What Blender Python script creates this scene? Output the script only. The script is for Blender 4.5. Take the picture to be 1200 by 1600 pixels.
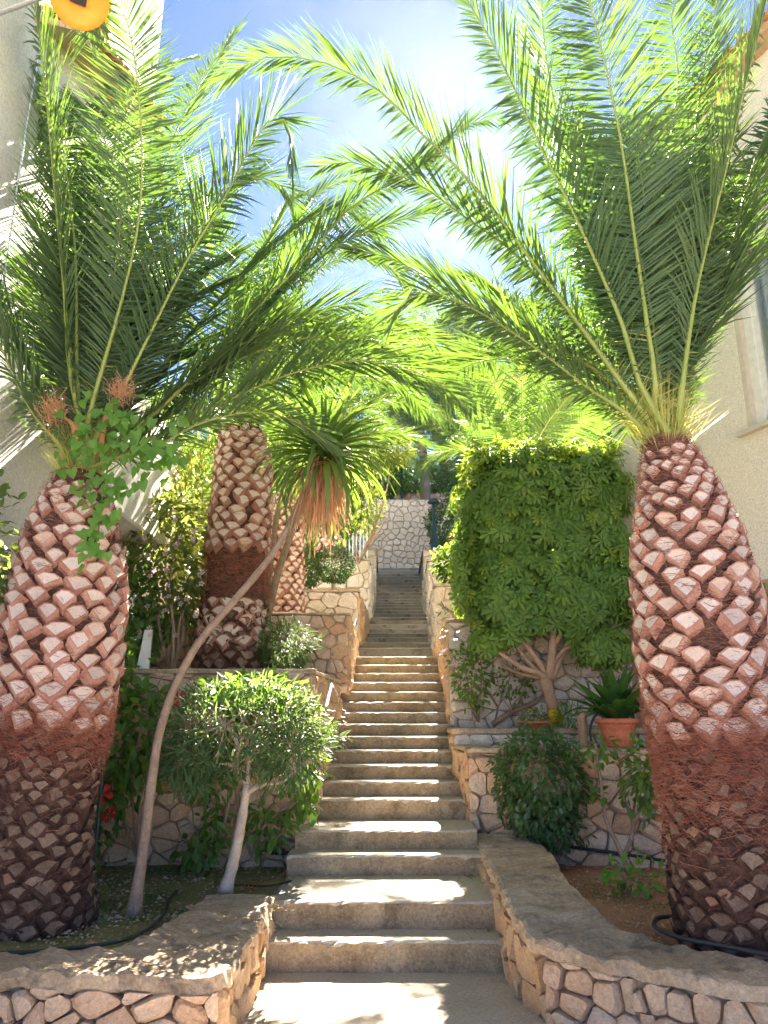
import bpy, math, random
import numpy as np
from mathutils import Vector, Matrix, Quaternion, noise as mnoise

for o in list(bpy.data.objects):
    bpy.data.objects.remove(o)
SC = bpy.context.scene
COL = SC.collection
R = math.radians

# ------------------------------------------------------------------ camera
EYE = 1.6
PITCH = R(15.2)
FOC = 1170.0
cam_d = bpy.data.cameras.new("camera")
cam = bpy.data.objects.new("camera", cam_d)
COL.objects.link(cam)
cam.location = (0, 0, EYE)
cam.rotation_euler = (R(90) + PITCH, 0, 0)
cam_d.sensor_fit = 'VERTICAL'
cam_d.sensor_height = 36.0
cam_d.lens = 36.0 * FOC / 1600.0
cam_d.clip_start = 0.05
cam_d.clip_end = 2000
SC.camera = cam

# ------------------------------------------------------------------ sky, sun, exposure
SUN_EL, SUN_AZ = R(41.6), R(6.6)
world = bpy.data.worlds.new("World")
SC.world = world
world.use_nodes = True
wn = world.node_tree
wn.nodes.clear()
sky = wn.nodes.new("ShaderNodeTexSky")
sky.sky_type = 'NISHITA'
sky.sun_disc = False
sky.sun_elevation = SUN_EL
sky.sun_rotation = SUN_AZ
sky.air_density = 0.28
sky.dust_density = 0.03
sky.ozone_density = 2.8
bg = wn.nodes.new("ShaderNodeBackground")
bg.inputs[1].default_value = 0.05
wo = wn.nodes.new("ShaderNodeOutputWorld")
wn.links.new(sky.outputs[0], bg.inputs[0])
wn.links.new(bg.outputs[0], wo.inputs[0])
sun_d = bpy.data.lights.new("sun", 'SUN')
sun_d.energy = 5.0
sun_d.angle = R(0.53)
sun_d.color = (1.0, 0.90, 0.76)
sun = bpy.data.objects.new("sun", sun_d)
COL.objects.link(sun)
SD = Vector((math.sin(SUN_AZ) * math.cos(SUN_EL), math.cos(SUN_AZ) * math.cos(SUN_EL), math.sin(SUN_EL)))
sun.rotation_euler = (-SD).to_track_quat('-Z', 'Y').to_euler()
sun.location = SD * 60
SC.view_settings.view_transform = 'Standard'
SC.view_settings.look = 'None'
SC.view_settings.exposure = 3.75
SC.view_settings.gamma = 1
SC.view_settings.use_curve_mapping = False
SC.render.engine = 'CYCLES'
cy = SC.cycles
cy.max_bounces = 7
cy.diffuse_bounces = 4
cy.glossy_bounces = 2
cy.transmission_bounces = 5
cy.transparent_max_bounces = 6
cy.sample_clamp_indirect = 6
cy.caustics_reflective = False
cy.caustics_refractive = False
try:
    cy.use_denoising = True
    cy.denoiser = 'OPENIMAGEDENOISE'
    cy.denoising_prefilter = 'ACCURATE'
except Exception:
    pass

# ------------------------------------------------------------------ placing helpers
CP, SP = math.cos(PITCH), math.sin(PITCH)

def ray(px, py):
    u, v = (px - 600) / FOC, (800 - py) / FOC
    return Vector((u, CP - v * SP, v * CP + SP))

def P(px, py, D):                 # point seen at a pixel of the photograph, D metres ahead
    r = ray(px, py)
    r = r * (D / r.y)
    return Vector((r.x, r.y, r.z + EYE))

def Z(px, py, z):                 # the same, at a known height
    r = ray(px, py)
    r = r * ((z - EYE) / r.z)
    return Vector((r.x, r.y, z))

# ------------------------------------------------------------------ object helpers
W = {}

def finish(o, parent, label=None, cat=None, group=None, kind=None):
    COL.objects.link(o)
    if parent is not None:
        o.parent = parent
    if label: o["label"] = label
    if cat: o["category"] = cat
    if group: o["group"] = group
    if kind: o["kind"] = kind
    return o

def thing(name, loc, label, cat, group=None, kind=None):
    o = bpy.data.objects.new(name, None)
    o.empty_display_size = 0.2
    o.location = loc
    W[o] = Vector(loc)
    return finish(o, None, label, cat, group, kind)

def mesh_np(name, V, F, mats=(), midx=None, smooth=False):
    V = np.asarray(V, dtype=np.float32)
    F = np.asarray(F, dtype=np.int32)
    k = F.shape[1]
    me = bpy.data.meshes.new(name)
    me.vertices.add(len(V))
    me.vertices.foreach_set("co", V.ravel())
    me.loops.add(F.size)
    me.loops.foreach_set("vertex_index", F.ravel())
    me.polygons.add(len(F))
    me.polygons.foreach_set("loop_start", np.arange(0, F.size, k, dtype=np.int32))
    for m in mats: me.materials.append(m)
    if midx is not None:
        me.polygons.foreach_set("material_index", np.asarray(midx, dtype=np.int32))
    me.polygons.foreach_set("use_smooth", np.full(len(F), smooth))
    me.update(calc_edges=True)
    return me

def mesh_py(name, V, F, mats=(), midx=None, smooth=False):
    me = bpy.data.meshes.new(name)
    me.from_pydata([tuple(v) for v in V], [], F)
    for m in mats: me.materials.append(m)
    if midx is not None:
        me.polygons.foreach_set("material_index", midx)
    if smooth:
        me.polygons.foreach_set("use_smooth", [True] * len(F))
    me.update()
    return me

class MB:
    def __init__(s):
        s.v, s.f, s.m = [], [], []
    def add(s, V, F, m=0):
        b = len(s.v)
        s.v += [Vector(v) for v in V]
        s.f += [tuple(i + b for i in f) for f in F]
        s.m += [m] * len(F)
    def box(s, x0, y0, z0, x1, y1, z1, m=0, b=0.0):
        if b <= 0:
            V = [(x, y, z) for z in (z0, z1) for x, y in ((x0, y0), (x1, y0), (x1, y1), (x0, y1))]
            s.add(V, [(3, 2, 1, 0), (4, 5, 6, 7), (0, 1, 5, 4), (1, 2, 6, 5), (2, 3, 7, 6), (3, 0, 4, 7)], m)
        else:
            rings = [(z0, b), (z0 + b, 0), (z1 - b, 0), (z1, b)]
            V = []
            for z, i in rings:
                V += [(x0 + i, y0 + i, z), (x1 - i, y0 + i, z), (x1 - i, y1 - i, z), (x0 + i, y1 - i, z)]
            F = [(3, 2, 1, 0), (12, 13, 14, 15)]
            for r in range(3):
                for k in range(4):
                    a = r * 4 + k; c = r * 4 + (k + 1) % 4
                    F.append((a, c, c + 4, a + 4))
            s.add(V, F, m)
    def hexa(s, bot, top, m=0):   # four bottom points, four top points, counter-clockwise from above
        s.add(list(bot) + list(top), [(3, 2, 1, 0), (4, 5, 6, 7), (0, 1, 5, 4), (1, 2, 6, 5), (2, 3, 7, 6), (3, 0, 4, 7)], m)
    def tube(s, pts, rad, n=8, m=0, cap=True, rough=0.0, rnd=None):
        pts = [Vector(p) for p in pts]
        if not hasattr(rad, '__len__'): rad = [rad] * len(pts)
        ref = None
        V, F = [], []
        for i, p in enumerate(pts):
            t = (pts[min(i + 1, len(pts) - 1)] - pts[max(i - 1, 0)])
            t = t.normalized() if t.length > 1e-9 else Vector((0, 0, 1))
            if ref is None:
                ref = t.orthogonal().normalized()
            ref = (ref - t * ref.dot(t))
            ref = ref.normalized() if ref.length > 1e-6 else t.orthogonal().normalized()
            b = t.cross(ref)
            for k in range(n):
                a = 2 * math.pi * k / n
                r = rad[i] * (1 + (rnd.uniform(-rough, rough) if rnd else 0))
                V.append(p + ref * math.cos(a) * r + b * math.sin(a) * r)
        for i in range(len(pts) - 1):
            for k in range(n):
                a = i * n + k; c = i * n + (k + 1) % n
                F.append((a, c, c + n, a + n))
        if cap:
            F.append(tuple(reversed(range(n))))
            F.append(tuple(range((len(pts) - 1) * n, len(pts) * n)))
        s.add(V, F, m)
    def lathe(s, c, prof, n=28, m=0, axis=None):
        c = Vector(c)
        V, F = [], []
        q = Vector((0, 0, 1)).rotation_difference(axis) if axis is not None else Quaternion()
        for r, z in prof:
            for k in range(n):
                a = 2 * math.pi * k / n
                V.append(c + q @ Vector((r * math.cos(a), r * math.sin(a), z)))
        for i in range(len(prof) - 1):
            for k in range(n):
                a = i * n + k; d = i * n + (k + 1) % n
                F.append((a, d, d + n, a + n))
        s.add(V, F, m)
    def build(s, name, mats, parent=None, smooth=False, **kw):
        if not isinstance(mats, (list, tuple)): mats = [mats]
        off = W[parent] if parent is not None else Vector((0, 0, 0))
        me = mesh_py(name, [v - off for v in s.v], s.f, mats, s.m, smooth)
        o = bpy.data.objects.new(name, me)
        W[o] = Vector(off)
        return finish(o, parent, **kw)

def part_np(name, V, F, mats, parent, midx=None, smooth=False, **kw):
    V = np.asarray(V, dtype=np.float64)
    if parent is not None:
        V = V - np.array(W[parent])
    me = mesh_np(name, V, F, mats if isinstance(mats, (list, tuple)) else [mats], midx, smooth)
    o = bpy.data.objects.new(name, me)
    W[o] = Vector(W[parent]) if parent is not None else Vector((0, 0, 0))
    return finish(o, parent, **kw)

def inst(name, me, parent, loc, rot=None, scale=None, **kw):
    o = bpy.data.objects.new(name, me)
    o.location = Vector(loc) - (W[parent] if parent is not None else Vector((0, 0, 0)))
    if rot is not None:
        o.rotation_mode = 'QUATERNION'
        o.rotation_quaternion = rot
    if scale is not None:
        o.scale = scale if hasattr(scale, '__len__') else (scale,) * 3
    W[o] = Vector(loc)
    return finish(o, parent, **kw)

def smooth_pts(pts, n):           # Catmull-Rom through pts, n samples evenly spaced in length
    p = np.array([tuple(q) for q in pts], dtype=float)
    if len(p) == 2:
        return np.array([p[0] + (p[1] - p[0]) * t for t in np.linspace(0, 1, n)])
    p = np.vstack([2 * p[0] - p[1], p, 2 * p[-1] - p[-2]])
    out = []
    for i in range(1, len(p) - 2):
        for t in np.linspace(0, 1, 12, endpoint=False):
            a, b, c, d = p[i - 1], p[i], p[i + 1], p[i + 2]
            out.append(0.5 * (2 * b + (c - a) * t + (2 * a - 5 * b + 4 * c - d) * t * t + (-a + 3 * b - 3 * c + d) * t ** 3))
    out.append(p[-2])
    out = np.array(out)
    s = np.concatenate([[0], np.cumsum(np.linalg.norm(np.diff(out, axis=0), axis=1))])
    q = np.linspace(0, s[-1], n)
    return np.stack([np.interp(q, s, out[:, k]) for k in range(3)], axis=1)

# ------------------------------------------------------------------ materials
def nodes_of(name):
    m = bpy.data.materials.new(name)
    m.use_nodes = True
    nt = m.node_tree
    nt.nodes.clear()
    return m, nt

def mk(nt, t, **kw):
    n = nt.nodes.new(t)
    for k, v in kw.items():
        setattr(n, k, v)
    return n

def ramp(nt, fac, stops):
    r = mk(nt, "ShaderNodeValToRGB")
    e = r.color_ramp.elements
    while len(e) < len(stops): e.new(0.5)
    for i, (p, c) in enumerate(stops):
        e[i].position = p
        e[i].color = (*c, 1)
    nt.links.new(fac, r.inputs[0])
    return r.outputs[0]

def noise_n(nt, vec, scale, detail=5, rough=0.6, dist=0.0):
    n = mk(nt, "ShaderNodeTexNoise")
    n.inputs["Scale"].default_value = scale
    n.inputs["Detail"].default_value = detail
    n.inputs["Roughness"].default_value = rough
    n.inputs["Distortion"].default_value = dist
    nt.links.new(vec, n.inputs["Vector"])
    return n.outputs["Fac"]

def mathn(nt, op, a, b=None, c=None, clamp=False):
    n = mk(nt, "ShaderNodeMath", operation=op, use_clamp=clamp)
    for i, x in enumerate((a, b, c)):
        if x is None: continue
        if isinstance(x, (int, float)): n.inputs[i].default_value = x
        else: nt.links.new(x, n.inputs[i])
    return n.outputs[0]

def mixc(nt, fac, a, b, mode='MIX'):
    n = mk(nt, "ShaderNodeMix", data_type='RGBA', blend_type=mode)
    for idx, x in ((0, fac), (6, a), (7, b)):
        if isinstance(x, (int, float)): n.inputs[idx].default_value = x
        elif isinstance(x, tuple): n.inputs[idx].default_value = (*x, 1)
        else: nt.links.new(x, n.inputs[idx])
    return n.outputs[2]

def surf_mat(name, tones, big=1.5, fine=22.0, rough=0.85, bump=0.4, bdist=0.01, rand=0.5, spots=None, spec=0.3, obj_tones=None, bscale=None, streak=None, grain=.4):
    """tones: ramp stops picked by large noise (+ per-object random when obj_tones); spots: (colour, threshold, scale, amount)"""
    m, nt = nodes_of(name)
    L = nt.links.new
    g = mk(nt, "ShaderNodeNewGeometry")
    pos = g.outputs["Position"]
    n1 = noise_n(nt, pos, big, 6, 0.65, 0.3)
    n2 = noise_n(nt, pos, fine, 5, 0.7)
    f = mathn(nt, 'ADD', mathn(nt, 'MULTIPLY', n1, 0.62), mathn(nt, 'MULTIPLY', n2, 0.38))
    f = mathn(nt, 'MULTIPLY_ADD', f, 2.2, -0.6, clamp=True)
    col = ramp(nt, f, tones)
    if obj_tones:
        oi = mk(nt, "ShaderNodeObjectInfo")
        oc = ramp(nt, oi.outputs["Random"], obj_tones)
        col = mixc(nt, rand, col, oc)
    if spots:
        for c, th, sc, amt in spots:
            s = noise_n(nt, pos, sc, 6, 0.7, 0.4)
            k = mathn(nt, 'MULTIPLY', mathn(nt, 'MULTIPLY_ADD', s, 7.0, -7.0 * th, clamp=True), amt)
            col = mixc(nt, k, col, c)
    if streak:
        mp = mk(nt, "ShaderNodeMapping")
        mp.inputs["Scale"].default_value = (streak[2], streak[2], streak[2] * 0.12)
        L(pos, mp.inputs[0])
        s = noise_n(nt, mp.outputs[0], 1.0, 4, 0.6)
        k = mathn(nt, 'MULTIPLY', mathn(nt, 'MULTIPLY_ADD', s, 5.0, -5.0 * streak[1], clamp=True), streak[3])
        col = mixc(nt, k, col, streak[0])
    if grain:
        gn = noise_n(nt, pos, fine * 1.7, 7, 0.8, 0.5)
        gk = mathn(nt, 'MULTIPLY_ADD', mathn(nt, 'MULTIPLY_ADD', gn, 3.2, -1.1, clamp=True), grain * 1.3, 1 - grain * .75)
        gc = mk(nt, "ShaderNodeCombineXYZ")
        for i_ in range(3): L(gk, gc.inputs[i_])
        col = mixc(nt, 1.0, col, gc.outputs[0], 'MULTIPLY')
    b = mk(nt, "ShaderNodeBsdfPrincipled")
    L(col, b.inputs["Base Color"])
    b.inputs["Roughness"].default_value = rough
    b.inputs["Specular IOR Level"].default_value = spec
    if bump:
        bn = noise_n(nt, pos, bscale or fine * 1.6, 8, 0.72)
        bp = mk(nt, "ShaderNodeBump")
        bp.inputs["Strength"].default_value = bump
        bp.inputs["Distance"].default_value = bdist
        L(bn, bp.inputs["Height"])
        L(bp.outputs[0], b.inputs["Normal"])
    o = mk(nt, "ShaderNodeOutputMaterial")
    L(b.outputs[0], o.inputs[0])
    return m

def leaf_mat(name, tones, trans, tfac=0.45, rough=0.42, scale=9.0, spec=0.5, obj=0.5):
    m, nt = nodes_of(name)
    L = nt.links.new
    g = mk(nt, "ShaderNodeNewGeometry")
    oi = mk(nt, "ShaderNodeObjectInfo")
    n = noise_n(nt, g.outputs["Position"], scale, 3, 0.6)
    f = mathn(nt, 'ADD', mathn(nt, 'MULTIPLY_ADD', n, 1.9 * (1 - obj), -0.45 * (1 - obj)), mathn(nt, 'MULTIPLY', oi.outputs["Random"], obj), clamp=True)
    col = ramp(nt, f, tones)
    tc = mixc(nt, f, trans[0], trans[1])
    b = mk(nt, "ShaderNodeBsdfPrincipled")
    L(col, b.inputs["Base Color"])
    b.inputs["Roughness"].default_value = rough
    b.inputs["Specular IOR Level"].default_value = spec
    t = mk(nt, "ShaderNodeBsdfTranslucent")
    L(tc, t.inputs[0])
    mx = mk(nt, "ShaderNodeMixShader")
    mx.inputs[0].default_value = tfac
    L(b.outputs[0], mx.inputs[1]); L(t.outputs[0], mx.inputs[2])
    o = mk(nt, "ShaderNodeOutputMaterial")
    L(mx.outputs[0], o.inputs[0])
    return m

def flat_mat(name, c, rough=0.6, metal=0.0, spec=0.4):
    m, nt = nodes_of(name)
    b = mk(nt, "ShaderNodeBsdfPrincipled")
    g = mk(nt, "ShaderNodeNewGeometry")
    n = noise_n(nt, g.outputs["Position"], 14, 5, 0.6)
    col = mixc(nt, mathn(nt, 'MULTIPLY_ADD', n, 1.6, -0.3, clamp=True), tuple(x * 0.82 for x in c), tuple(min(1, x * 1.12) for x in c))
    nt.links.new(col, b.inputs["Base Color"])
    b.inputs["Roughness"].default_value = rough
    b.inputs["Metallic"].default_value = metal
    b.inputs["Specular IOR Level"].default_value = spec
    o = mk(nt, "ShaderNodeOutputMaterial")
    nt.links.new(b.outputs[0], o.inputs[0])
    return m

M = {}
M['stone_warm'] = surf_mat("stone_warm", [(0, (.42, .24, .14)), (.4, (.62, .42, .27)), (.7, (.72, .53, .37)), (1, (.80, .65, .50))], 3.0, 30, .88, .9, .018,
    rand=.55, obj_tones=[(0, (.58, .32, .17)), (.3, (.68, .46, .30)), (.6, (.72, .56, .42)), (.85, (.56, .42, .30)), (1, (.62, .29, .13))], spots=[((.17, .14, .11), .60, 9, .6), ((.6, .27, .11), .62, 3.4, .5)])
M['stone_pale'] = surf_mat("stone_pale", [(0, (.48, .37, .26)), (.5, (.68, .56, .43)), (1, (.80, .71, .58))], 2.4, 26, .9, .7, .016,
    rand=.5, obj_tones=[(0, (.50, .42, .33)), (.4, (.60, .54, .46)), (.8, (.66, .61, .55)), (1, (.48, .39, .29))], spots=[((.2, .18, .15), .62, 6, .5)])
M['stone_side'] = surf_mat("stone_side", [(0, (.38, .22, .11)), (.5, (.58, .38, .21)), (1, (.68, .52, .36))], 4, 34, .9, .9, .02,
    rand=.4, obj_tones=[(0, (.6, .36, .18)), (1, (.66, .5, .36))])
M['mortar'] = surf_mat("mortar", [(0, (.22, .16, .11)), (1, (.50, .38, .27))], 5, 40, .95, .8, .01)
M['mortar_pale'] = surf_mat("mortar_pale", [(0, (.28, .23, .17)), (1, (.52, .44, .34))], 5, 40, .95, .8, .01)
M['coping'] = surf_mat("coping", [(0, (.22, .155, .105)), (.35, (.40, .295, .195)), (.65, (.57, .43, .29)), (1, (.74, .58, .40))], 2.4, 34, .92, 1.0, .012,
    spots=[((.12, .09, .065), .55, 4.5, .8), ((.50, .42, .15), .68, 6, .55), ((.72, .62, .5), .64, 19, .6)], bscale=70)
M['tread'] = surf_mat("tread", [(0, (.34, .28, .21)), (.5, (.47, .40, .31)), (1, (.56, .48, .38))], 1.8, 30, .85, .35, .006,
    spots=[((.22, .19, .16), .62, 3, .5)])
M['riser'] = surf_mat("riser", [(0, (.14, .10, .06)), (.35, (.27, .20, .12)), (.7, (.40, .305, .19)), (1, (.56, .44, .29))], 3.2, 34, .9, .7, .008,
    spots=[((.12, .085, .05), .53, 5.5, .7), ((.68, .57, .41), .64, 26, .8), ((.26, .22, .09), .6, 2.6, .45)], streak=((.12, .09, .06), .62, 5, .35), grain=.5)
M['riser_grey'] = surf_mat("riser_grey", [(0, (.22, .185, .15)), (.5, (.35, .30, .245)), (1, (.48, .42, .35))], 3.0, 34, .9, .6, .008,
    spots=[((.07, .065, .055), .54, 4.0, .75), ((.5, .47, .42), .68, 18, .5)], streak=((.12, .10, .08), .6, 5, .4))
M['soil_moss'] = surf_mat("soil_moss", [(0, (.10, .11, .04)), (.5, (.20, .21, .08)), (1, (.32, .28, .14))], 2.0, 40, .95, 1, .02,
    spots=[((.36, .21, .13), .50, 1.6, .9), ((.3, .25, .17), .69, 46, .8)])
M['soil_red'] = surf_mat("soil_red", [(0, (.24, .11, .06)), (.5, (.42, .22, .13)), (1, (.54, .34, .23))], 2.4, 45, .95, 1, .02,
    spots=[((.10, .13, .03), .56, 1.8, .8), ((.38, .28, .2), .68, 50, .7)])
M['hill'] = surf_mat("hill", [(0, (.05, .07, .03)), (.5, (.1, .11, .05)), (1, (.2, .16, .11))], .4, 6, .95, .6, .1)
M['stucco_w'] = surf_mat("stucco_white", [(0, (.74, .72, .68)), (1, (.84, .82, .77))], .7, 30, .9, .9, .012, bscale=55, spots=[((.56, .54, .5), .64, 1.1, .4)])
M['stucco_c'] = surf_mat("stucco_cream", [(0, (.76, .69, .57)), (1, (.86, .79, .67))], .6, 30, .9, .8, .012, bscale=42, spots=[((.6, .52, .42), .66, .9, .4)], streak=((.55, .5, .42), .62, 2.2, .35))
M['dado'] = surf_mat("dado_plaster", [(0, (.5, .32, .2)), (1, (.6, .42, .28))], 1, 30, .9, .7, .01)
M['pvc'] = flat_mat("window_pvc", (.75, .74, .70), .35)
M['sill'] = flat_mat("sill_stone", (.62, .55, .44), .6)
M['tile'] = surf_mat("roof_tile", [(0, (.34, .13, .07)), (.5, (.52, .22, .12)), (1, (.6, .33, .2))], 3, 20, .85, .5, .01, obj_tones=[(0, (.42, .16, .09)), (1, (.62, .32, .19))])
M['orange'] = flat_mat("orange_paint", (.95, .32, .02), .45)
M['black'] = flat_mat("black_plastic", (.02, .02, .022), .5)
M['hose'] = flat_mat("hose_rubber", (.035, .034, .033), .55)
M['steel'] = flat_mat("brushed_steel", (.6, .6, .6), .3, .9)
M['bluewhite'] = flat_mat("pale_blue_paint", (.62, .72, .8), .4)
M['darkgreen'] = flat_mat("lamp_post_paint", (.02, .045, .05), .4)
M['terracotta'] = surf_mat("terracotta", [(0, (.45, .13, .06)), (.6, (.62, .2, .1)), (1, (.68, .32, .2))], 4, 30, .75, .3, .004, streak=((.66, .42, .32), .6, 9, .4))
M['white_board'] = flat_mat("white_board", (.8, .8, .77), .6)
M['yellow_tape'] = flat_mat("yellow_tape", (.85, .48, .02), .4)
M['pink'] = flat_mat("pink_string", (.8, .3, .42), .6)
M['pebble'] = surf_mat("pebble", [(0, (.25, .15, .10)), (.5, (.42, .3, .2)), (1, (.6, .5, .4))], 30, 60, .9, .3)
M['petal_red'] = leaf_mat("petal_red", [(0, (.5, .008, .012)), (1, (.72, .02, .03))], [(.7, .02, .02), (.9, .05, .05)], .35, .5)
M['petal_pink'] = leaf_mat("petal_pink", [(0, (.6, .35, .5)), (1, (.8, .65, .75))], [(.7, .4, .55), (.8, .6, .7)], .4, .5)
# palm leaflets
M['frond'] = leaf_mat("palm_leaflet", [(0, (.07, .125, .065)), (.5, (.10, .17, .08)), (1, (.15, .22, .085))], [(.11, .24, .02), (.22, .36, .03)], .27, .5, 5, .25, .5)
M['frond_far'] = leaf_mat("palm_leaflet_far", [(0, (.06, .13, .04)), (.5, (.10, .18, .05)), (1, (.14, .22, .055))], [(.11, .22, .02), (.20, .30, .03)], .32, .5, 3, .22, .5)
M['rachis'] = leaf_mat("frond_midrib", [(0, (.25, .33, .06)), (1, (.42, .46, .12))], [(.45, .6, .1), (.6, .7, .15)], .15, .4, 4)
M['boot'] = surf_mat("leaf_base_rind", [(0, (.20, .09, .065)), (.4, (.38, .18, .135)), (.75, (.54, .31, .24)), (1, (.62, .43, .34))], 12, 60, .8, .5, .004, rand=.4,
    obj_tones=[(0, (.20, .08, .055)), (.5, (.42, .20, .14)), (1, (.54, .35, .26))])
M['bootcut'] = surf_mat("leaf_base_cut", [(0, (.44, .34, .28)), (.5, (.62, .53, .46)), (1, (.72, .65, .59))], 14, 90, .9, .5, .003, rand=.45,
    obj_tones=[(0, (.34, .24, .19)), (.3, (.52, .42, .35)), (.6, (.66, .58, .52)), (.85, (.60, .46, .37)), (1, (.58, .31, .17))])
M['scar'] = surf_mat("old_leaf_scar", [(0, (.07, .042, .03)), (.5, (.20, .13, .09)), (1, (.42, .29, .20))], 12, 60, .95, .9, .008, rand=.4,
    obj_tones=[(0, (.08, .05, .034)), (.6, (.19, .125, .085)), (.85, (.38, .27, .19)), (1, (.46, .19, .09))])
M['trunk'] = surf_mat("palm_trunk_matting", [(0, (.035, .017, .012)), (.5, (.10, .05, .034)), (1, (.24, .13, .09))], 14, 80, .95, 1, .012)
M['fibre'] = surf_mat("palm_fibre", [(0, (.09, .036, .024)), (.5, (.24, .10, .065)), (1, (.48, .28, .19))], 18, 70, .85, 0)
M['fibre_red'] = surf_mat("palm_fibre_red", [(0, (.10, .034, .024)), (.45, (.27, .088, .052)), (1, (.54, .25, .16))], 7, 70, .85, 0)
M['sheath'] = leaf_mat("dry_sheath", [(0, (.5, .2, .09)), (1, (.66, .32, .14))], [(.7, .3, .1), (.8, .42, .16)], .3, .5)
M['straw'] = leaf_mat("dry_straw", [(0, (.48, .24, .12)), (.5, (.6, .34, .19)), (1, (.68, .46, .3))], [(.75, .36, .16), (.8, .5, .28)], .35, .6, 30, .3, 0.1)
M['spine'] = leaf_mat("frond_spine", [(0, (.34, .38, .09)), (1, (.55, .5, .16))], [(.6, .65, .12), (.75, .7, .2)], .3, .5)
# other leaves
M['hedge'] = leaf_mat("umbrella_tree_leaf", [(0, (.07, .15, .035)), (.5, (.12, .22, .05)), (1, (.19, .30, .06))], [(.24, .46, .03), (.5, .66, .05)], .38, .45, 7, .3, .5)
M['hedge_yellow_lit'] = leaf_mat("umbrella_tree_yellow_lit_leaf", [(0, (.14, .24, .04)), (.5, (.22, .30, .05)), (1, (.32, .38, .06))], [(.32, .46, .03), (.5, .6, .05)], .42, .5, 7, .2, .5)  # yellow leaf; sunlight on the clipped top is put into its colour
M['hibiscus'] = leaf_mat("hibiscus_leaf", [(0, (.05, .11, .03)), (.5, (.08, .16, .04)), (1, (.12, .22, .045))], [(.2, .42, .03), (.4, .62, .05)], .38, .42, 7, .35, .5)
M['purple'] = leaf_mat("glossy_bush_leaf", [(0, (.045, .09, .03)), (.6, (.08, .14, .04)), (1, (.16, .12, .16))], [(.25, .45, .05), (.55, .5, .1)], .36, .32, 12, .6, .5)
M['oleander'] = leaf_mat("oleander_leaf", [(0, (.035, .08, .032)), (.5, (.055, .11, .042)), (1, (.09, .15, .06))], [(.20, .30, .08), (.32, .42, .12)], .26, .5, 9, .3, .5)
M['pitto'] = leaf_mat("dark_shrub_leaf", [(0, (.04, .09, .035)), (.5, (.065, .13, .045)), (1, (.10, .18, .05))], [(.12, .28, .04), (.22, .4, .06)], .33, .36, 9, .5, .5)
M['climber'] = leaf_mat("climber_leaf", [(0, (.08, .18, .03)), (.5, (.12, .24, .04)), (1, (.18, .32, .05))], [(.16, .5, .05), (.3, .66, .08)], .42, .4, 7, .4, .5)
M['yucca'] = leaf_mat("yucca_leaf", [(0, (.05, .12, .035)), (.6, (.085, .17, .045)), (1, (.14, .22, .05))], [(.2, .36, .04), (.36, .48, .06)], .4, .4, 6, .45, .6)
M['croton'] = leaf_mat("yellow_shrub_leaf", [(0, (.10, .18, .04)), (.6, (.18, .24, .05)), (1, (.30, .24, .06))], [(.26, .34, .04), (.4, .38, .06)], .38, .5, 9, .3, .4)
M['aspid'] = leaf_mat("cast_iron_leaf", [(0, (.03, .075, .025)), (1, (.05, .12, .035))], [(.14, .34, .03), (.26, .5, .05)], .34, .3, 6, .5, .5)
M['pine'] = leaf_mat("pine_needle", [(0, (.045, .09, .05)), (.5, (.07, .13, .06)), (1, (.12, .18, .07))], [(.16, .3, .07), (.3, .45, .10)], .35, .5, 1.6, .3, .3)
M['farbush'] = leaf_mat("far_bush_leaf", [(0, (.035, .08, .025)), (.5, (.06, .12, .035)), (1, (.12, .17, .04))], [(.16, .3, .03), (.28, .4, .05)], .36, .5, 3, .25, .4)
M['bark'] = surf_mat("grey_brown_bark", [(0, (.18, .12, .08)), (.5, (.34, .24, .165)), (1, (.5, .38, .28))], 8, 60, .9, 1, .012, bscale=90, spots=[((.12, .08, .055), .6, 16, .6)])
M['bark_pale'] = surf_mat("pale_bark", [(0, (.3, .22, .15)), (.5, (.5, .4, .3)), (1, (.6, .52, .42))], 8, 60, .9, .8, .008)
M['bark_orange'] = surf_mat("tan_bark", [(0, (.24, .14, .08)), (.5, (.44, .28, .17)), (1, (.55, .4, .27))], 8, 60, .9, .8, .008)
M['bark_dark'] = surf_mat("pine_bark", [(0, (.08, .06, .05)), (.5, (.2, .155, .125)), (1, (.3, .24, .2))], 4, 30, .95, 1, .02)
M['litter'] = leaf_mat("leaf_litter", [(0, (.2, .12, .06)), (.5, (.35, .24, .12)), (1, (.3, .32, .08))], [(.3, .25, .1), (.4, .35, .1)], .2, .7, 30, .3, 0)

def haze_mat():
    m, nt = nodes_of("sun_glow_haze")
    v = mk(nt, "ShaderNodeVolumePrincipled")
    v.inputs["Color"].default_value = (.95, .97, 1, 1)
    v.inputs["Density"].default_value = 0.00005
    v.inputs["Anisotropy"].default_value = .85
    o = mk(nt, "ShaderNodeOutputMaterial")
    nt.links.new(v.outputs[0], o.inputs["Volume"])
    return m
M['haze'] = haze_mat()

def curtain_glass():
    m, nt = nodes_of("window_glass")
    b = mk(nt, "ShaderNodeBsdfPrincipled")
    b.inputs["Base Color"].default_value = (.75, .78, .78, 1)
    b.inputs["Roughness"].default_value = .05
    b.inputs["Specular IOR Level"].default_value = .8
    t = mk(nt, "ShaderNodeBsdfTransparent")
    t.inputs[0].default_value = (.8, .83, .82, 1)
    gl = mk(nt, "ShaderNodeBsdfGlossy")
    gl.inputs["Roughness"].default_value = .04
    mx = mk(nt, "ShaderNodeMixShader")
    mx.inputs[0].default_value = .07
    nt.links.new(t.outputs[0], mx.inputs[1]); nt.links.new(gl.outputs[0], mx.inputs[2])
    o = mk(nt, "ShaderNodeOutputMaterial")
    nt.links.new(mx.outputs[0], o.inputs[0])
    return m
M['glass'] = curtain_glass()
M['room'] = flat_mat("dim_interior", (.25, .24, .22), .9)
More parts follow.
